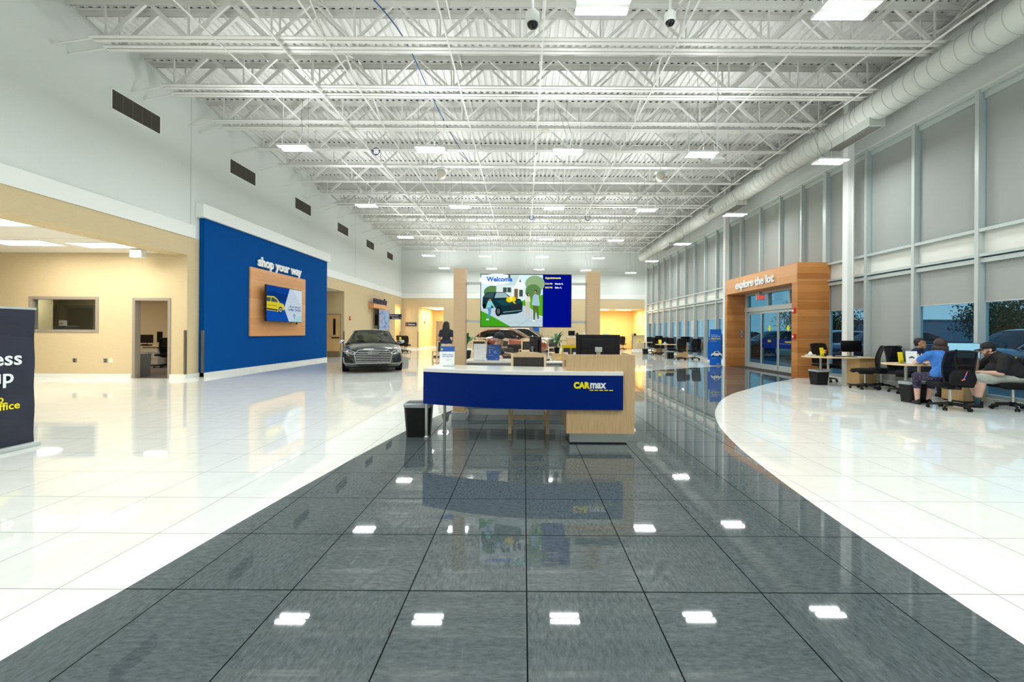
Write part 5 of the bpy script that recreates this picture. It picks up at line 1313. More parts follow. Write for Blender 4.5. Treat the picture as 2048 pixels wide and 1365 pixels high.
# ------------------------------------------------------------------ cars
def lerp(tab, x):
    """piecewise smooth value from a table of (x, v...)"""
    if x <= tab[0][0]: return tab[0][1:]
    if x >= tab[-1][0]: return tab[-1][1:]
    for a, b in zip(tab[:-1], tab[1:]):
        if a[0] <= x <= b[0]:
            t = (x - a[0]) / (b[0] - a[0]); t = t * t * (3 - 2 * t) * .5 + t * .5
            return tuple(p + (q - p) * t for p, q in zip(a[1:], b[1:]))
def car(name, lab, loc, rz, paint, spec, detail=None, group=None):
    """spec: L, W, stations (x, halfwidth, z_bottom, z_belt, crown), roof (x, halfwidth, z), wheels x, radius. Car faces +x."""
    t = thing(name, lab, 'car', loc, rz, group)
    S, G = spec['st'], spec['roof']
    x0, x1 = S[0][0], S[-1][0]; N = 44
    rings = []
    for i in range(N + 1):
        u = i / N; u = .5 - .5 * math.cos(PI * u) * (1 - .35 * (2 * u - 1) ** 2 * 0)
        x = x0 + (x1 - x0) * u
        w, zb, zt, cr = lerp(S, x)
        r = []
        prof = [(0, zb), (.80, zb), (.93, zb + .03), (.985, zb + .12), (1.0, zb + (zt - zb) * .45), (.995, zb + (zt - zb) * .62), (.975, zt - .10), (.945, zt - .035), (.86, zt + cr * .18), (.62, zt + cr * .62), (.3, zt + cr * .93), (0, zt + cr)]
        for k, (fx, z) in enumerate(prof): r.append((x, fx * w, z))
        for k, (fx, z) in enumerate(reversed(prof[1:-1])): r.append((x, -fx * w, z))
        rings.append(r)
    b = MB(); b.loft(rings)
    body = b.build('body', paint, t, smooth=True)
    bv = BVHTree.FromPolygons([Vector(v) for v in b.v], [list(f) for f in b.f])
    def nose(y, z, off=.006):
        h = bv.ray_cast(Vector((x1 + 1, y, z)), Vector((-1, 0, 0)))
        return (h[0].x + off if h[0] else x1 - .1, y, z)
    def tail(y, z, off=.006):
        h = bv.ray_cast(Vector((x0 - 1, y, z)), Vector((1, 0, 0)))
        return (h[0].x - off if h[0] else x0 + .1, y, z)
    def side(x, z, s, off=.006):
        h = bv.ray_cast(Vector((x, s * 2, z)), Vector((0, -s, 0)))
        return (x, h[0].y + s * off if h[0] else s * .8, z)
    def top(x, y, off=.006):
        h = bv.ray_cast(Vector((x, y, 3)), Vector((0, 0, -1)))
        return (x, y, h[0].z + off if h[0] else 1)
    # cabin: glass hull, roof skin and pillars
    hull = []
    for (x, w, z) in G:
        wb, _, zt, cr = lerp(S, x); zt -= .04; wb *= .93
        z = max(z, zt + .02)
        h = z - zt
        hull.append([(x, 0, zt), (x, wb, zt), (x, wb - (wb - w) * .3, zt + h * .33), (x, w + (wb - w) * .22, zt + h * .74), (x, w, z - min(.05, h * .3)), (x, w * .9, z - min(.012, h * .1)), (x, w * .5, z + min(.012, h * .1)), (x, 0, z + min(.02, h * .1)),
                     (x, -w * .5, z + min(.012, h * .1)), (x, -w * .9, z - min(.012, h * .1)), (x, -w, z - min(.05, h * .3)), (x, -w - (wb - w) * .22, zt + h * .74), (x, -wb + (wb - w) * .3, zt + h * .33), (x, -wb, zt)])
    ws, we = spec['roof_i']      # index range that carries roof skin
    b = MB(); b.loft(hull[1:-1] if False else hull, caps=False)
    gm = spec.get('glass', car_glass)
    b.build('glazing', gm, t, smooth=False)
    b = MB()
    for k in range(ws, we):
        A = [Vector(p) for p in hull[k][4:11]]; B = [Vector(p) for p in hull[k + 1][4:11]]
        for j in range(6):
            up = Vector((0, 0, .008)); b.add([A[j] + up, A[j + 1] + up, B[j + 1] + up, B[j] + up], [(0, 1, 2, 3)])
    b.build('roof', spec.get('roof_paint', paint), t, smooth=True)
    b = MB()
    for s in (4, 10):
        b.path([Vector(h[s]) for h in hull], .024, 6)
    for k in spec['pillars']:
        for sd in (0, 1):
            h = hull[k]; pts = [h[1], h[2], h[3], h[4]] if sd else [h[13], h[12], h[11], h[10]]
            b.path([Vector(p) for p in pts], .03 if k not in (spec.get('thin', ())) else .014, 6)
    b.build('pillars', paint, t)
    # belt line chrome
    b = MB()
    for s in (1, 13): b.path([Vector(h[s]) + Vector((0, .004 * (1 if s == 1 else -1), .012)) for h in hull], .008, 5)
    b.build('belt_trim', chrome if spec.get('chrome_belt') else black_pl, t)
    # wheels
    r = spec['r']
    for xw in spec['wheels']:
        w = lerp(S, xw)[0]
        for s in (-1, 1):
            b = MB(); b.lathe([(r + .035, 0), (r + .035, .006), (.02, .008)], (0, 0, 0), 28, axis=1); b.xf(Matrix.Translation((xw, s * (w - .001), r)) @ (Matrix.Identity(4) if s > 0 else Matrix.Rotation(PI, 4, 'Z')))
            b.build('wheel_arch', black_rub, t)
            wh = MB(); wh.lathe([(r * .68, -.20), (r * .95, -.20), (r, -.17), (r, -.03), (r * .96, .0), (r * .70, .004), (r * .68, -.03)], (0, 0, 0), 28, axis=1)
            T = Matrix.Translation((xw, s * (w + .012), r)) @ (Matrix.Identity(4) if s > 0 else Matrix.Rotation(PI, 4, 'Z'))
            wh.xf(T); wo_ = wh.build('wheel', black_rub, t)
            rm = MB(); rm.lathe([(r * .70, -.03), (r * .70, .002), (r * .64, .004), (r * .62, -.04)], (0, 0, 0), 28, axis=1)
            for k in range(10):
                a = 2 * PI * k / 10; rm.bar((0, -.01, 0), (r * .66 * math.cos(a), -.005, r * .66 * math.sin(a)), .028, .02, up=(0, 1, 0))
            rm.lathe([(.05, -.02), (.05, .0), (.01, .004)], (0, 0, 0), 12, axis=1); rm.xf(T); rm.build('rim', mat('dark alloy rim', (.22, .22, .23), .3, .8), wo_)
    # mirrors
    xm, zm = spec['mirror']
    for s in (-1, 1):
        w = lerp(S, xm)[0]
        b = MB(); b.ball((xm, s * (w + .075), zm), (.06, .095, .062), 14, 8); b.bar((xm, s * (w - .08), zm - .06), (xm, s * (w + .05), zm - .04), .03, .03); b.build('side_mirror', spec.get('mirror_mat', paint), t, smooth=True)
    # underbody shade so that the wheels sit in dark wells
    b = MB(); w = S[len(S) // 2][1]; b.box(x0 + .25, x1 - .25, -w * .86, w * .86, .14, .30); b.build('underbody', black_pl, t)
    # door seams and handles
    for s in (-1, 1):
        b = MB()
        for xs_ in spec.get('seams', ()):
            zb = lerp(S, xs_)[1]; zt = lerp(S, xs_)[2]
            b.path([side(xs_, zb + .06 + (zt - zb - .12) * q / 6, s, .001) for q in range(7)], .004, 4)
        if spec.get('seams'): b.build('door_seam', black_pl, t)
        for xh in spec.get('handles', ()):
            p = side(xh, lerp(S, xh)[2] - .16, s, .012); b = MB(); b.box(p[0] - .1, p[0] + .1, p[1] - .012, p[1] + .012, p[2] - .015, p[2] + .015); b.build('door_handle', paint, t, bevel=.005)
    if detail: detail(t, nose, tail, side, top, hull)
    return t
def patch(fn, pts, m, name, t, off=.006, n=6):
    """polygon laid on the car skin: pts are (u, v) fed to fn"""
    b = MB(); out = []
    for a, c in zip(pts, pts[1:] + pts[:1]):
        for k in range(n): out.append(fn(a[0] + (c[0] - a[0]) * k / n, a[1] + (c[1] - a[1]) * k / n, off))
    cx = sum(p[0] for p in pts) / len(pts); cy = sum(p[1] for p in pts) / len(pts)
    c0 = fn(cx, cy, off); k = len(out)
    mid = [fn(cx + (u - cx) * .5, cy + (v - cy) * .5, off) for (u, v) in [(pts[i][0] + (pts[(i + 1) % len(pts)][0] - pts[i][0]) * j / n, pts[i][1] + (pts[(i + 1) % len(pts)][1] - pts[i][1]) * j / n) for i in range(len(pts)) for j in range(n)]]
    vs = out + mid + [c0]; fs = [(i, (i + 1) % k, k + (i + 1) % k, k + i) for i in range(k)] + [(k + i, k + (i + 1) % k, 2 * k) for i in range(k)]
    b.add(vs, fs); return b.build(name, m, t)
def outline(fn, pts, m, name, t, r=.008, off=.008, n=5, closed=True, parent=None):
    b = MB(); q = pts + pts[:1] if closed else pts; P = []
    for a, c in zip(q[:-1], q[1:]):
        for k in range(n): P.append(fn(a[0] + (c[0] - a[0]) * k / n, a[1] + (c[1] - a[1]) * k / n, off))
    P.append(fn(q[-1][0], q[-1][1], off)); b.path(P, r, 6); return b.build(name, m, parent or t)

paint_dark = mat('dark green grey metallic paint', (.020, .030, .031), .2, .5, .5, coat=1)
paint_copper = mat('copper metallic paint', (.30, .072, .028), .25, .5, .5, coat=1)
paint_white = mat('pearl white paint', (.70, .72, .72), .2, 0, .5, coat=1)
def audi_front(t, nose, tail, side, top, hull):
    g = [(-.50, .33), (-.56, .60), (-.44, .72), (.44, .72), (.56, .60), (.50, .33)]
    gr = patch(nose, g, black_gloss, 'grille', t, .004)
    outline(nose, g, chrome, 'grille_frame', t, .008, .008, parent=gr)
    for k in range(6):
        z = .375 + k * .055; w = .50 + (.06 * min(1, (z - .33) / .27)) - (max(0, z - .60)) * .9
        outline(nose, [(-w + .02, z), (w - .02, z)], chrome, 'slat', t, .0075, .012, 12, False, gr)
    b = MB()
    for k in range(4):
        y = (k - 1.5) * .072; p = nose(y, .655, .03); c = Vector(p); b.torus((p[0], y, .655), .047, .0075, 0, 20, 6)
    b.build('ring_badge', chrome, t)
    for s in (-1, 1):
        h = [(s * .52, .655), (s * .60, .60), (s * .88, .655), (s * .89, .76), (s * .80, .775)]
        hl = patch(nose, h, mat('headlamp dark', (.05, .055, .06), .15), 'headlamp', t, .008)
        outline(nose, h, mat('headlamp silver', (.75, .78, .8), .15, .6), 'headlamp_frame', t, .007, .012, parent=hl)
        outline(nose, [(s * .62, .64), (s * .86, .69)], mat('headlamp silver', (.75, .78, .8), .15, .6), 'light_strip', t, .012, .014, 5, False, hl)
        b = MB(); p = nose(s * .74, .70, .01); b.ball(p, (.02, .04, .028), 12, 8); b.build('projector', chrome, hl)
        patch(nose, [(s * .835, .69), (s * .865, .72), (s * .865, .76), (s * .84, .75)], mat('amber reflector', (.7, .16, .02), .3), 'side_marker', t, .012)
        v = [(s * .58, .33), (s * .62, .42), (s * .80, .50), (s * .86, .47), (s * .85, .33)]
        iv = patch(nose, v, black_pl, 'lower_intake', t, .006)
        outline(nose, [(s * .86, .50), (s * .85, .32), (s * .56, .295)], chrome, 'intake_trim', t, .010, .014, 6, False, iv)
        outline(nose, [(s * .60, .37), (s * .84, .38)], black_gloss, 'intake_bar', t, .010, .012, 6, False, iv)
    patch(nose, [(-.84, .20), (-.80, .27), (.80, .27), (.84, .20)], black_pl, 'front_lip', t, .012)
    outline(nose, [(-.56, .30), (.56, .30)], chrome, 'lower_trim', t, .008, .012, 14, False)
    # bonnet creases
    for s in (-1, 1): outline(top, [(2.16, s * .50), (1.6, s * .66), (.95, s * .74)], paint_dark, 'bonnet_crease', t, .008, -.005, 8, False)
    outline(top, [(.95, -.70), (.95, .70)], black_pl, 'wiper_cowl', t, .02, .004, 12, False)
    # price sticker at the top of the windscreen, inside the glass
    b = MB()
    def wp(y, s): return (.90 - .95 * s - .03, y, .93 + .42 * s)
    b.add([wp(-.60, .78), wp(-.15, .78), wp(-.15, .97), wp(-.60, .97)], [(0, 1, 2, 3)], mat('price sticker', (.62, .70, .52), .5)); b.add([tuple(Vector(q) + Vector((.006, 0, .004))) for q in (wp(-.60, .78), wp(-.48, .78), wp(-.48, .97), wp(-.60, .97))], [(0, 1, 2, 3)], navy)
    put = []
    b.build('price_sticker', None, t, fix=False)
    for y in (-.38, .38):
        b = MB(); b.box(-.55, -.40, y - .13, y + .13, .5, 1.0); b.ball((-.50, y, 1.10), (.06, .12, .09), 12, 8); b.build('seat', black_fab, t, bevel=.03)
    b = MB(); b.box(.2, .24, -.12, .12, 1.22, 1.28); b.build('rear_view_mirror', black_pl, t)
    b = MB(); b.box(.55, 1.0, -.65, .65, .78, .90); b.build('dashboard', black_pl, t, bevel=.03)
audi = dict(st=[(-2.30, .70, .42, .86, .03), (-2.22, .82, .30, .95, .03), (-1.9, .88, .24, .97, .02), (-1.2, .905, .19, .95, .02), (0, .91, .17, .93, .02), (.9, .91, .17, .90, .05), (1.5, .905, .19, .84, .09), (1.95, .885, .20, .765, .09), (2.18, .86, .20, .72, .07), (2.27, .79, .21, .68, .05), (2.32, .70, .22, .63, .03)],
    roof=[(-2.1, .62, .97), (-1.7, .62, 1.10), (-1.1, .60, 1.26), (-.6, .595, 1.345), (-.1, .59, 1.37), (.12, .585, 1.345), (.55, .66, 1.15), (.98, .76, .95)], roof_i=(2, 5), pillars=(0, 1, 7), glass=glass_mat('sedan windscreen glass', (.34, .40, .35)), wheels=(-1.38, 1.38), r=.335, mirror=(.62, .96), seams=(.75, -.45), handles=(-.3,), chrome_belt=True, mirror_mat=mat('polished mirror cap', (.55, .58, .60), .12, .9))
car('sedan_car', 'dark grey-green sedan facing the viewpoint between the blue wall and the reception counter', (-5.72, 15.95, 0), R(-90 + 21), paint_dark, audi, audi_front).scale = (1.02, 1.045, 1.02)
def suv_detail(paint, lower=True):
    def f(t, nose, tail, side, top, hull):
        for s in (-1, 1):
            patch(nose, [(s * .45, .72), (s * .50, .80), (s * .84, .86), (s * .82, .76)], mat('headlamp silver', (.75, .78, .8), .15, .6), 'headlamp', t, .008)
            patch(tail, [(s * .40, .92), (s * .82, .95), (s * .82, 1.02), (s * .42, .98)], mat('tail lamp red', (.35, .01, .01), .25), 'tail_lamp', t, .008)
        g = patch(nose, [(-.40, .35), (-.30, .80), (.30, .80), (.40, .35)], black_pl, 'grille', t, .005)
        outline(nose, [(-.40, .35), (-.30, .80), (.30, .80), (.40, .35)], chrome, 'grille_frame', t, .012, .008, parent=g)
        for s in (-1, 1):
            b = MB()
            for a, c in ((-1.9, 2.0),): b.path([side(a + (c - a) * q / 16, .34, s, .004) for q in range(17)], .035, 6)
            b.build('sill_cladding', black_pl, t)
    return f
suv = dict(st=[(-2.25, .72, .48, .95, .03), (-2.15, .86, .36, 1.04, .03), (-1.8, .90, .28, 1.04, .02), (-1.0, .915, .22, 1.0, .02), (0, .92, .21, .98, .02), (.85, .92, .21, .97, .05), (1.5, .91, .23, .93, .10), (2.0, .88, .25, .86, .10), (2.2, .76, .28, .78, .06), (2.27, .60, .32, .70, .04)],
    roof=[(-2.12, .62, 1.10), (-1.85, .62, 1.36), (-1.4, .62, 1.50), (-.6, .62, 1.555), (.0, .61, 1.545), (.25, .60, 1.50), (.7, .66, 1.25), (1.12, .74, 1.02)], roof_i=(1, 5), pillars=(0, 1, 3, 7), thin=(3,), wheels=(-1.33, 1.33), r=.36, mirror=(.62, 1.08), seams=(.72, -.32), handles=(.0, -1.0), chrome_belt=True)
car('copper_suv', 'copper orange crossover parked sideways at the far end of the hall', (-.75, 26.3, 0), R(-14), paint_copper, suv, suv_detail(paint_copper))
suvw = dict(suv); suvw['roof'] = [(x, w, z + .10 if z > 1.2 else z) for x, w, z in suv['roof']]; suvw['roof_paint'] = paint_white
car('white_suv', 'white crossover parked behind the copper one against the far wall', (.25, 29.9, 0), R(-16), paint_white, suvw, suv_detail(paint_white))
b = MB(); b.box(-.25, .25, -.02, .02, 0, 1.9); tag(b.build('blue_poster_stand', banner_blue, loc=(.9, 32.0, 0)), 'bright blue poster stand behind the white crossover', 'banner')

# ------------------------------------------------------------------ outside the windows
b = MB(); b.box(9.75, 180, -60, 160, -.2, -.03); struct(b.build('ground_outside', asphalt))
b = MB(); b.box(9.76, 12.2, -20, 60, -.03, .0); struct(b.build('pavement_outside', mat('concrete', (.28, .28, .27), .9)))
oc = [(14.3, 9.3, 3.16, paint_dark, 'dark blue car parked outside beyond the occupied desk'), (15.0, 12.6, 3.1, mat('silver paint', (.4, .42, .44), .25, .6, coat=1), 'silver car parked outside beyond the empty desk'), (14.8, 17.6, 3.2, mat('dark blue paint', (.01, .03, .10), .25, .4, coat=1), 'blue car parked outside the sliding doors'),
      (15.2, 21.2, 3.15, paint_white, 'white car parked outside beyond the portal'), (15.0, 25.6, 3.1, paint_dark, 'dark car parked outside by the far desks'), (15.0, 30.5, 3.14, mat('red paint', (.25, .01, .01), .25, .4, coat=1), 'red car parked outside at the far end'), (23.5, 12.0, 3.1, paint_white, 'white car in the second row outside'), (23.2, 16.5, 3.2, mat('silver paint', (.4, .42, .44), .25, .6, coat=1), 'silver car in the second row outside')]
simple = dict(suv); simple.pop('seams'); simple.pop('handles')
cc = None; done = {}
for x, y, a, pm, lab in oc:
    if pm.name in done: dup(done[pm.name], (x, y, -.03), a, lab)
    else: done[pm.name] = car('parked_car', lab, (x, y, -.03), a, pm, simple, None, 'cars parked outside')
def tree(x, y, h, r, lab, seed):
    rnd = random.Random(seed); t = thing('tree', lab, 'tree', (x, y, -.05), 0, 'trees beyond the parking area')
    b = MB(); b.tube((0, 0, 0), (0, 0, h * .55), .2, 8, .12)
    for k in range(7):
        a = k * 2.4; b.tube((0, 0, h * (.35 + .04 * k)), (r * .7 * math.cos(a), r * .7 * math.sin(a), h * (.55 + .05 * k)), .07, 6, .02)
    b.build('trunk', bark, t)
    b = MB()
    for k in range(3600):
        a = rnd.uniform(0, 2 * PI); u = rnd.uniform(-1, 1); rr = rnd.random() ** .4; c = math.sqrt(1 - u * u)
        lump = 1 + .22 * math.sin(a * 5 + seed) * math.cos(u * 4 + seed)
        p = Vector((r * rr * lump * c * math.cos(a), r * rr * lump * c * math.sin(a), h * .56 + h * .42 * rr * u * lump)); s = rnd.uniform(.07, .15)
        q = Euler((rnd.random() * 6, rnd.random() * 6, 0)).to_matrix()
        b.add([p + q @ Vector(v) for v in ((-s, 0, 0), (0, -s * .5, 0), (s, 0, 0), (0, s * .5, 0))], [(0, 1, 2, 3)])
    b.build('foliage', tree_leaf, t, fix=False)
for i, (x, y, h, r) in enumerate(((41, 36.5, 4.9, 3.0), (48, 42, 5.4, 3.4), (35, 24, 5.5, 3.0), (45, 52, 3.8, 1.4), (38, 52, 6, 3.3), (52, 72, 4.2, 3.0), (43, 66, 7, 3.4))):
    tree(x, y, h, r, ['leafy tree across the parking area seen through the window nearest the right edge', 'leafy tree across the parking area, second from the right', 'leafy tree out beyond the right edge', 'leafy tree outside beyond the portal', 'leafy tree far outside beyond the portal', 'leafy tree behind the grey building', 'leafy tree far outside at the end of the hall'][i], 20 + i)
t = thing('outside_building', 'low grey building across the road seen through the window', 'building', (0, 0, 0))
b = MB(); b.box(74, 104, 88, 96, -.05, 4.2); b.build('wall', mat('grey blue cladding', (.30, .36, .44), .7), t); b = MB(); b.box(73.8, 104.2, 87.8, 96.2, 4.2, 4.5); b.build('roof_edge', mat('pale roof edge', (.3, .34, .38), .6), t)
def pole(x, y, lab):
    t = thing('lamp_post', lab, 'lamp post', (x, y, -.03)); b = MB(); b.tube((0, 0, 0), (0, 0, 9), .12, 10, .08); b.build('pole', alu_dark, t); b = MB(); b.box(-.7, .7, -.15, .15, 8.9, 9.05); b.build('lamp_head', alu_dark, t)
pole(21.5, 23.0, 'dark lamp post on the parking area seen through the window behind the young man'); pole(23.5, 34, 'dark lamp post farther out on the parking area')
# ------------------------------------------------------------------ people
def flesh(name, parts, m, parent, voxel=.012, smooth_it=6):
    """one continuous skin: overlapping tapered limbs fused into a single surface"""
    b = MB()
    for p in parts:
        if p[0] == 'c':
            _, a, r0, c, r1 = p
            b.tube(a, c, r0, 14, r1); b.ball(a, r0, 14, 9); b.ball(c, r1, 14, 9)
        else:
            _, c, r, M = p
            k = len(b.v); b.ball((0, 0, 0), r, 18, 12); b.xf(Matrix.Translation(c) @ (M or Matrix.Identity(4)), k)
    o = b.build(name, m, None)
    md = o.modifiers.new('r', 'REMESH'); md.mode = 'VOXEL'; md.voxel_size = voxel
    s = o.modifiers.new('s', 'SMOOTH'); s.factor = .6; s.iterations = smooth_it
    bpy.context.view_layer.update()
    me = bpy.data.meshes.new_from_object(o.evaluated_get(bpy.context.evaluated_depsgraph_get()))
    me.polygons.foreach_set('use_smooth', [True] * len(me.polygons))
    o.modifiers.clear(); old = o.data; o.data = me; bpy.data.meshes.remove(old)
    me.materials.clear(); me.materials.append(m)
    o.parent = parent
    return o
V = Vector
def person(lab, loc, rz, J, skin, shirt, pants, hair, hairstyle='short', cap=None, short_pants=False, pants_knee=.0, shoe=black_pl, build_=1., yaw=0., pitch=0., beard=None, sleeve=.55, cat='person', hand_curl=.5, socks=None, emblem=None, belly=0., stripes=None):
    """J: joints in metres, x right, y forward, z up"""
    t = thing('person', lab, cat, loc, rz)
    g = {k: V(v) for k, v in J.items()}
    B = build_
    hd = g['head']; HM = Matrix.Rotation(yaw, 4, 'Z') @ Matrix.Rotation(pitch, 4, 'X')
    def hp(x, y, z): return tuple(hd + (HM @ V((x, y, z))))
    P = [('c', g['neck'], .058 * B, hp(0, -.015, -.07), .052), ('e', hp(0, -.01, .03), (.076, .095, .09), HM), ('e', hp(0, .02, -.045), (.058, .068, .068), HM), ('c', hp(0, .078, .005), .010, hp(0, .100, -.026), .014), ('e', hp(0, .07, -.095), (.03, .025, .022), HM), ('e', hp(0, .082, .028), (.05, .018, .012), HM),
         ('e', hp(0, .085, -.062), (.024, .014, .010), HM), ('e', hp(.076, -.01, -.01), (.010, .022, .033), HM), ('e', hp(-.076, -.01, -.01), (.010, .022, .033), HM)]
    P += [('c', g['neck'], .06 * B, g['chest'], .10 * B), ('c', g['chest'], .11 * B, g['pelvis'], .11 * B)]
    for s in 'LR':
        P += [('c', g['neck'] + (g['sh' + s] - g['neck']) * .3, .05, g['sh' + s], .052 * B), ('c', g['sh' + s], .050 * B, g['el' + s], .040 * B), ('c', g['el' + s], .040 * B, g['wr' + s], .026)]
        # hand: palm, four fingers of unequal length, thumb from the side
        d = (g['wr' + s] - g['el' + s]).normalized(); hdir = V(J.get('hd' + s, d)).normalized(); side = hdir.cross(V(J.get('pn' + s, (0, 0, 1)))).normalized(); nrm = side.cross(hdir).normalized()
        if s == 'L': side = -side
        w = g['wr' + s]
        for k in range(4):
            o = side * ((k - 1.5) * .019); P.append(('c', w + o * .6 + hdir * .02, .017, w + o + hdir * .078, .012))
            L = (.052, .066, .070, .058)[k]; c = hand_curl * (1 + .12 * k)
            a = w + o + hdir * .082; d1 = (hdir - nrm * c).normalized(); e = a + d1 * L * .55; d2 = (hdir - nrm * c * 2.4).normalized()
            P += [('c', a, .0095, e, .0085), ('c', e, .0085, e + d2 * L * .55, .0075)]
        tb = w + side * -.03 + hdir * .03; td = (hdir * .7 - side * .65 - nrm * .35).normalized()
        P += [('c', w + hdir * .015, .016, tb, .013), ('c', tb, .012, tb + td * .035, .010), ('c', tb + td * .035, .010, tb + td * .035 + (hdir - nrm * .6).normalized() * .028, .008)]
        P += [('c', g['hip' + s], .085 * B, g['kn' + s], .058 * B), ('c', g['kn' + s], .056 * B, g['kn' + s] + (g['an' + s] - g['kn' + s]) * .35, .058 * B), ('c', g['kn' + s] + (g['an' + s] - g['kn' + s]) * .35, .058 * B, g['an' + s], .036)]
    flesh('body', P, skin, t, .0085, 3)
    # shirt with sleeves
    Q = [('c', g['neck'] - (g['neck'] - g['chest']) * .22, .085 * B, g['chest'], .125 * B), ('c', g['chest'] + V((.055, 0, 0)), .115 * B, g['chest'] + V((-.055, 0, 0)), .115 * B), ('c', g['chest'], .145 * B, g['pelvis'] + V((0, 0, .03)), .135 * B), ('c', g['pelvis'] + V((.075, 0, .05)), .132 * B, g['pelvis'] + V((-.075, 0, .05)), .132 * B)]
    if belly: Q.append(('e', (g['chest'] + g['pelvis']) / 2 + V((0, .05, -.02)), (.19 * B, .17 * B + belly, .2), None))
    for s in 'LR':
        Q += [('c', g['neck'] + (g['sh' + s] - g['neck']) * .22 + V((0, 0, -.015)), .066 * B, g['sh' + s], .070 * B), ('c', g['chest'] + (g['sh' + s] - g['chest']) * .5, .085 * B, g['sh' + s], .066 * B), ('c', g['sh' + s], .066 * B, g['sh' + s] + (g['el' + s] - g['sh' + s]) * sleeve, .062 * B)]
    so = flesh('shirt', Q, shirt, t, .014, 4)
    b = MB(); b.torus((0, 0, 0), .068 * B, .014, 2, 18, 6); b.xf(Matrix.Translation(g['neck'] + V((0, 0, -.0)))); b.build('collar', shirt, t, smooth=True)
    Q = []
    for s in 'LR':
        e = g['kn' + s] if short_pants else g['an' + s]
        Q.append(('c', g['hip' + s] + V((0, 0, .01)), .10 * B, g['kn' + s], .082 * B if short_pants else .074 * B))
        if short_pants:
            if pants_knee: Q.append(('c', g['kn' + s], .075 * B, g['kn' + s] + (g['an' + s] - g['kn' + s]) * pants_knee, .066 * B))
        else: Q.append(('c', g['kn' + s], .074 * B, g['an' + s] + V((0, 0, .02)), .055))
    Q.append(('c', g['pelvis'] + V((.07, 0, -.02)), .124 * B, g['pelvis'] + V((-.07, 0, -.02)), .124 * B))
    flesh('shorts' if short_pants else 'trousers', Q, pants, t, .014, 4)
    for s in 'LR':
        a = g['an' + s]; f = V(J.get('ft' + s, (0, 1, 0))).normalized()
        b = MB(); k = 0
        up = V((0, 0, 1)); sd = f.cross(up)
        rr = []
        for u, w_, h_ in ((-.08, .028, .055), (-.05, .038, .085), (0, .040, .10), (.06, .042, .075), (.12, .046, .052), (.165, .036, .040), (.19, .015, .025)):
            c = V((a.x, a.y, 0)) + f * u; z0 = a.z - .075
            rr.append([tuple(c + sd * (w_ * math.cos(q)) + up * (z0 + h_ * max(0, math.sin(q)))) for q in [PI * 2 * i / 12 for i in range(12)]])
        b.loft(rr); b.build('shoe', shoe, t, smooth=True)
        if socks: b = MB(); b.tube(a + V((0, 0, -.01)), a + (g['kn' + s] - a) * .28, .042, 14, .050); b.build('sock', socks, t, smooth=True)
    # hair
    if hairstyle == 'short': Hh = [('e', hp(0, -.032, .042), (.081, .086, .090), HM), ('e', hp(0, .03, .092), (.066, .062, .040), HM), ('e', hp(0, -.055, -.01), (.068, .05, .06), HM)]
    elif hairstyle == 'bob': Hh = [('e', hp(0, -.03, .04), (.100, .108, .105), HM), ('e', hp(0, -.06, -.06), (.108, .07, .10), HM), ('c', hp(.09, -.03, -.03), .035, hp(.115, -.01, -.15), .018), ('c', hp(-.09, -.03, -.03), .035, hp(-.115, -.01, -.15), .018), ('c', hp(.05, -.09, -.05), .04, hp(.07, -.11, -.16), .02), ('c', hp(-.05, -.09, -.05), .04, hp(-.06, -.11, -.17), .02), ('c', hp(0, -.09, -.05), .04, hp(0, -.12, -.16), .022)]
    elif hairstyle == 'long': Hh = [('e', hp(0, -.03, .04), (.105, .11, .11), HM)] + [('c', hp(q * .04, -.07, -.02), .075, hp(q * .075, -.12, -.28), .06) for q in (-1, 0, 1)] + [('c', hp(q * .075, -.12, -.28), .06, hp(q * .05 + .01, -.135, -.44), .03) for q in (-1, 0, 1)]
    else: Hh = [('e', hp(0, -.035, .0), (.080, .08, .06), HM)]
    flesh('hair', Hh, hair, t, .010, 2)
    if beard: flesh('beard', [('e', hp(0, .035, -.085), (.058, .05, .042), HM), ('c', hp(.055, .02, -.03), .02, hp(.04, .045, -.09), .02), ('c', hp(-.055, .02, -.03), .02, hp(-.04, .045, -.09), .02)], beard, t, .008, 2)
    if cap:
        cm, bm = cap
        b = MB(); k = 0
        b.lathe([(.098, -.005), (.100, .03), (.092, .065), (.065, .10), (.03, .115), (.004, .118)], n=22); b.v = [(x * .90, y * 1.06, z) for x, y, z in b.v]; b.xf(Matrix.Translation(hp(0, -.008, .025)) @ HM); cp = b.build('cap', cm, t, smooth=True)
        b = MB(); rr = []
        for u in range(7):
            y = .07 + u * .018; w = .075 * math.cos(u / 6 * 1.15); rr.append([(x * w, y, .0 - .018 * x * x * 1 - u * .003 + e) for x, e in ((-1, 0), (-.5, .004), (0, .006), (.5, .004), (1, 0), (.5, -.004), (0, -.002), (-.5, -.004))])
        b.loft(rr); b.xf(Matrix.Translation(hp(0, .005, .025)) @ HM); b.build('cap_brim', bm, cp, smooth=True)
    # eyes, brows, mouth
    for s in (-1, 1):
        b = MB(); b.ball((0, 0, 0), (.012, .007, .007), 10, 6); b.xf(Matrix.Translation(hp(s * .031, .0795, .004)) @ HM); e = b.build('eye', print_white, t, smooth=True)
        b = MB(); b.ball((0, 0, 0), .0055, 8, 6); b.xf(Matrix.Translation(hp(s * .031, .0855, .004)) @ HM); b.build('iris', black_gloss, e)
        b = MB(); b.bar(hp(s * .016, .096, .024), hp(s * .046, .088, .027), .007, .006); b.build('eyebrow', hair, t)
    b = MB(); b.ball((0, 0, 0), (.024, .007, .008), 12, 6); b.xf(Matrix.Translation(hp(0, .094, -.064)) @ HM); b.build('mouth', mat('lips', (.42, .16, .13), .5), t, smooth=True)
    return t
skin_a = noisy('light skin', (.56, .33, .23), (.62, .38, .27), (1, 1, 1), 20, .55)
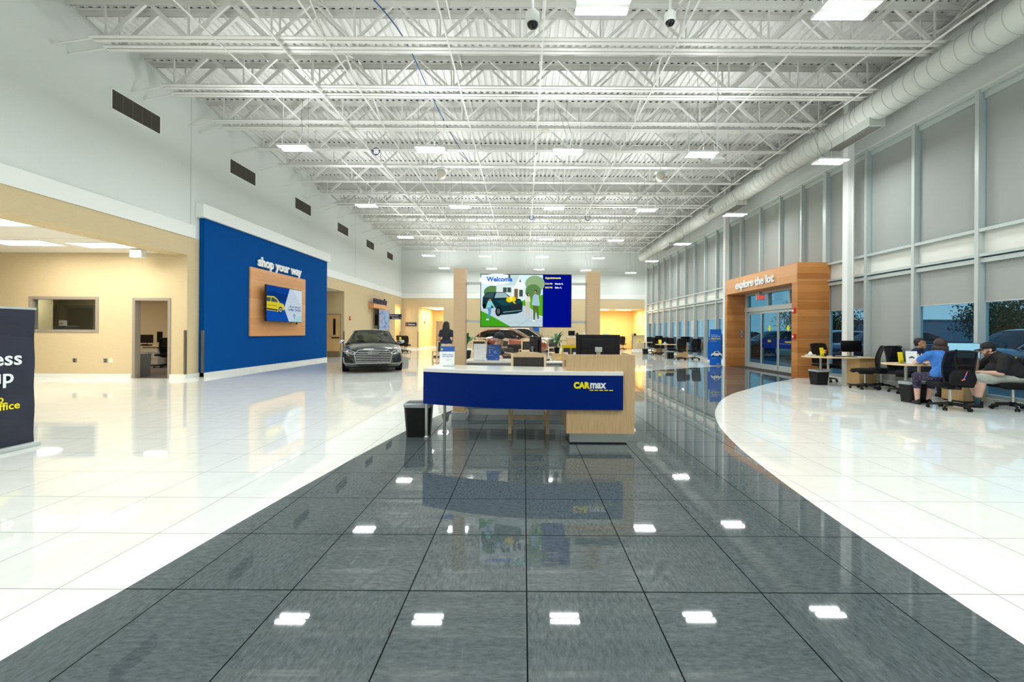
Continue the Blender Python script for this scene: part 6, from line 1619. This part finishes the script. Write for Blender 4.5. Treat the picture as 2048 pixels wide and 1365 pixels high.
skin_b = noisy('warm tan skin', (.36, .19, .12), (.42, .23, .15), (1, 1, 1), 20, .55)
skin_c = noisy('pale rosy skin', (.62, .38, .30), (.68, .43, .34), (1, 1, 1), 20, .55)
navy_polo = noisy('navy polo cloth', (.006, .012, .05), (.01, .018, .065), (1, 1, 1), 60, .85)
blue_tee = noisy('blue shirt cloth', (.03, .16, .52), (.05, .20, .60), (1, 1, 1), 20, .85)
black_tee = noisy('black shirt cloth', (.006, .006, .007), (.012, .012, .013), (1, 1, 1), 20, .85)
grey_short = noisy('light grey shorts cloth', (.36, .38, .34), (.44, .45, .41), (1, 1, 1), 20, .85)
khaki = noisy('khaki cloth', (.50, .40, .25), (.56, .46, .30), (1, 1, 1), 20, .85)
dark_pants = noisy('dark trousers cloth', (.01, .011, .014), (.016, .017, .02), (1, 1, 1), 20, .85)
print_leg = noisy('dark patterned leggings', (.012, .012, .04), (.28, .14, .30), (1, 1, 1), 28, .8, lo=.55, hi=.72)
grey_polo = noisy('slate polo cloth', (.05, .07, .08), (.07, .09, .10), (1, 1, 1), 40, .85)
hair_dk = noisy('dark brown hair', (.008, .005, .003), (.018, .010, .006), (6, 6, 1), 30, .6)
hair_blk = noisy('black hair', (.003, .003, .003), (.006, .005, .005), (6, 6, 1), 30, .6)
hair_br = noisy('reddish brown hair', (.016, .006, .004), (.045, .016, .009), (6, 6, 1), 30, .55)
hair_gr = noisy('short grey hair', (.25, .22, .20), (.4, .36, .33), (6, 6, 1), 30, .7)
beard_m = noisy('auburn beard', (.14, .06, .03), (.20, .09, .05), (1, 1, 1), 60, .8)
cap_black = mat('black cap cloth', (.006, .008, .012), .75)
cap_grey = mat('pale grey cap cloth', (.42, .43, .38), .8)
def sit(lean=0., **k):
    J = dict(pelvis=(0, 0, .58), chest=(0, .02 + lean * .6, .92), neck=(0, .03 + lean, 1.06), head=(0, .05 + lean * 1.2, 1.19),
        shL=(-.19, .02 + lean * .9, 1.01), shR=(.19, .02 + lean * .9, 1.01), elL=(-.24, .12 + lean, .76), elR=(.24, .12 + lean, .76), wrL=(-.14, .36 + lean, .79), wrR=(.14, .36 + lean, .79),
        hipL=(-.10, .02, .55), hipR=(.10, .02, .55), knL=(-.13, .44, .54), knR=(.13, .44, .54), anL=(-.13, .46, .085), anR=(.13, .46, .085))
    J.update(k); return J
# young man in navy polo behind the desk
person('seated young man with short dark hair in a navy polo, in profile', (8.86, 9.62, 0), ang(.55, -.85),
    sit(.05, head=(0, .10, 1.15), neck=(0, .07, 1.03), shL=(-.19, .05, .97), shR=(.19, .05, .97), chest=(0, .05, .88), wrL=(-.10, .36, .80), wrR=(.12, .34, .80)), skin_b, navy_polo, dark_pants, hair_dk, 'short', yaw=.22, build_=.95)
# woman in blue
person('seated woman with a reddish brown bob in a blue shirt, back turned', (7.76, 7.85, 0), ang(.2, 1),
    sit(.12, pelvis=(0, -.02, .58), head=(.06, .18, 1.145), neck=(.03, .13, 1.03), shL=(-.18, .08, .97), shR=(.2, .1, .97), elL=(-.24, .34, .80), elR=(.2, .4, .80), wrL=(-.02, .50, .79), wrR=(.08, .58, .79), knL=(-.16, .42, .54), anL=(-.17, .38, .085), anR=(.06, .46, .085)),
    skin_c, blue_tee, print_leg, hair_br, 'bob', short_pants=True, pants_knee=.45, build_=1.0, sleeve=.6, yaw=-.15)
# bearded man
t = person('seated bearded man in black cap and T-shirt with hand at his mouth, right edge', (8.92, 7.76, 0), ang(-.80, .42),
    sit(.2, pelvis=(0, -.04, .60), chest=(0, .10, .84), neck=(0, .22, .99), head=(0, .31, 1.08), shL=(-.23, .17, .92), shR=(.23, .17, .92), elL=(-.29, .24, .66), wrL=(-.10, .48, .66), hdL=(.5, .8, 0), elR=(.24, .38, .72), wrR=(.05, .44, .93), hdR=(-.05, .1, 1), pnR=(0, 1, .2),
        knL=(-.16, .44, .55), knR=(.16, .46, .55), anL=(-.14, .50, .085), anR=(.14, .40, .085)),
    skin_c, black_tee, grey_short, hair_dk, 'under_cap', cap=(cap_black, cap_black), short_pants=True, beard=beard_m, build_=1.24, belly=.06, sleeve=.8, socks=mat('dark teal sock', (.01, .06, .07), .8), pitch=-.12, hand_curl=.9)
b = MB(); b.path([(-.12, .06, .0), (.02, .05, -.06), (.14, .02, -.17)], .008, 5, logo_yellow); b.path([(-.10, .055, -.02), (.03, .03, -.14), (.14, .01, -.17)], .005, 5, print_grey); b.path([(.02, .06, -.03), (.10, .03, -.12)], .01, 5, print_yellow)
b.xf(Matrix.Translation((.0, -.075, .95))); b.build('back_print', None, t)
# man in cap leaning on the grey cabinet
person('seated man in a two-tone cap and slate polo leaning on the cabinet', (-.62, 8.15, 0), ang(1, -.35),
    sit(.08, pelvis=(0, -.02, .62), chest=(0, .05, .93), neck=(0, .10, 1.08), head=(0, .16, 1.21), shL=(-.2, .06, 1.02), shR=(.2, .06, 1.02), elL=(-.27, .16, .92), elR=(.62, .16, .93) if False else (.36, .14, .95), wrL=(-.05, .40, .93), wrR=(.52, .35, .925), hdR=(.6, .8, 0), hdL=(.3, 1, 0), anL=(-.13, .4, .085), anR=(.13, .4, .085)),
    skin_a, grey_polo, dark_pants, hair_gr, 'under_cap', cap=(cap_black, cap_grey), pitch=-.16, yaw=.0, build_=1.02, hand_curl=.7)
# standing woman
person('standing woman with long black hair in a navy polo, back to the viewpoint', (-2.62, 14.3, 0), .08,
    dict(pelvis=(0, 0, .95), chest=(0, 0, 1.24), neck=(0, -.01, 1.42), head=(0, .01, 1.56), shL=(-.17, -.01, 1.36), shR=(.17, -.01, 1.36), elL=(-.24, .0, 1.10), elR=(.24, .02, 1.10), wrL=(-.18, .2, .98), wrR=(.18, .22, .98),
         hipL=(-.09, 0, .92), hipR=(.09, 0, .92), knL=(-.10, .02, .50), knR=(.10, .02, .50), anL=(-.11, -.02, .085), anR=(.11, -.02, .085)),
    skin_b, navy_polo, khaki, hair_blk, 'long', build_=.95)
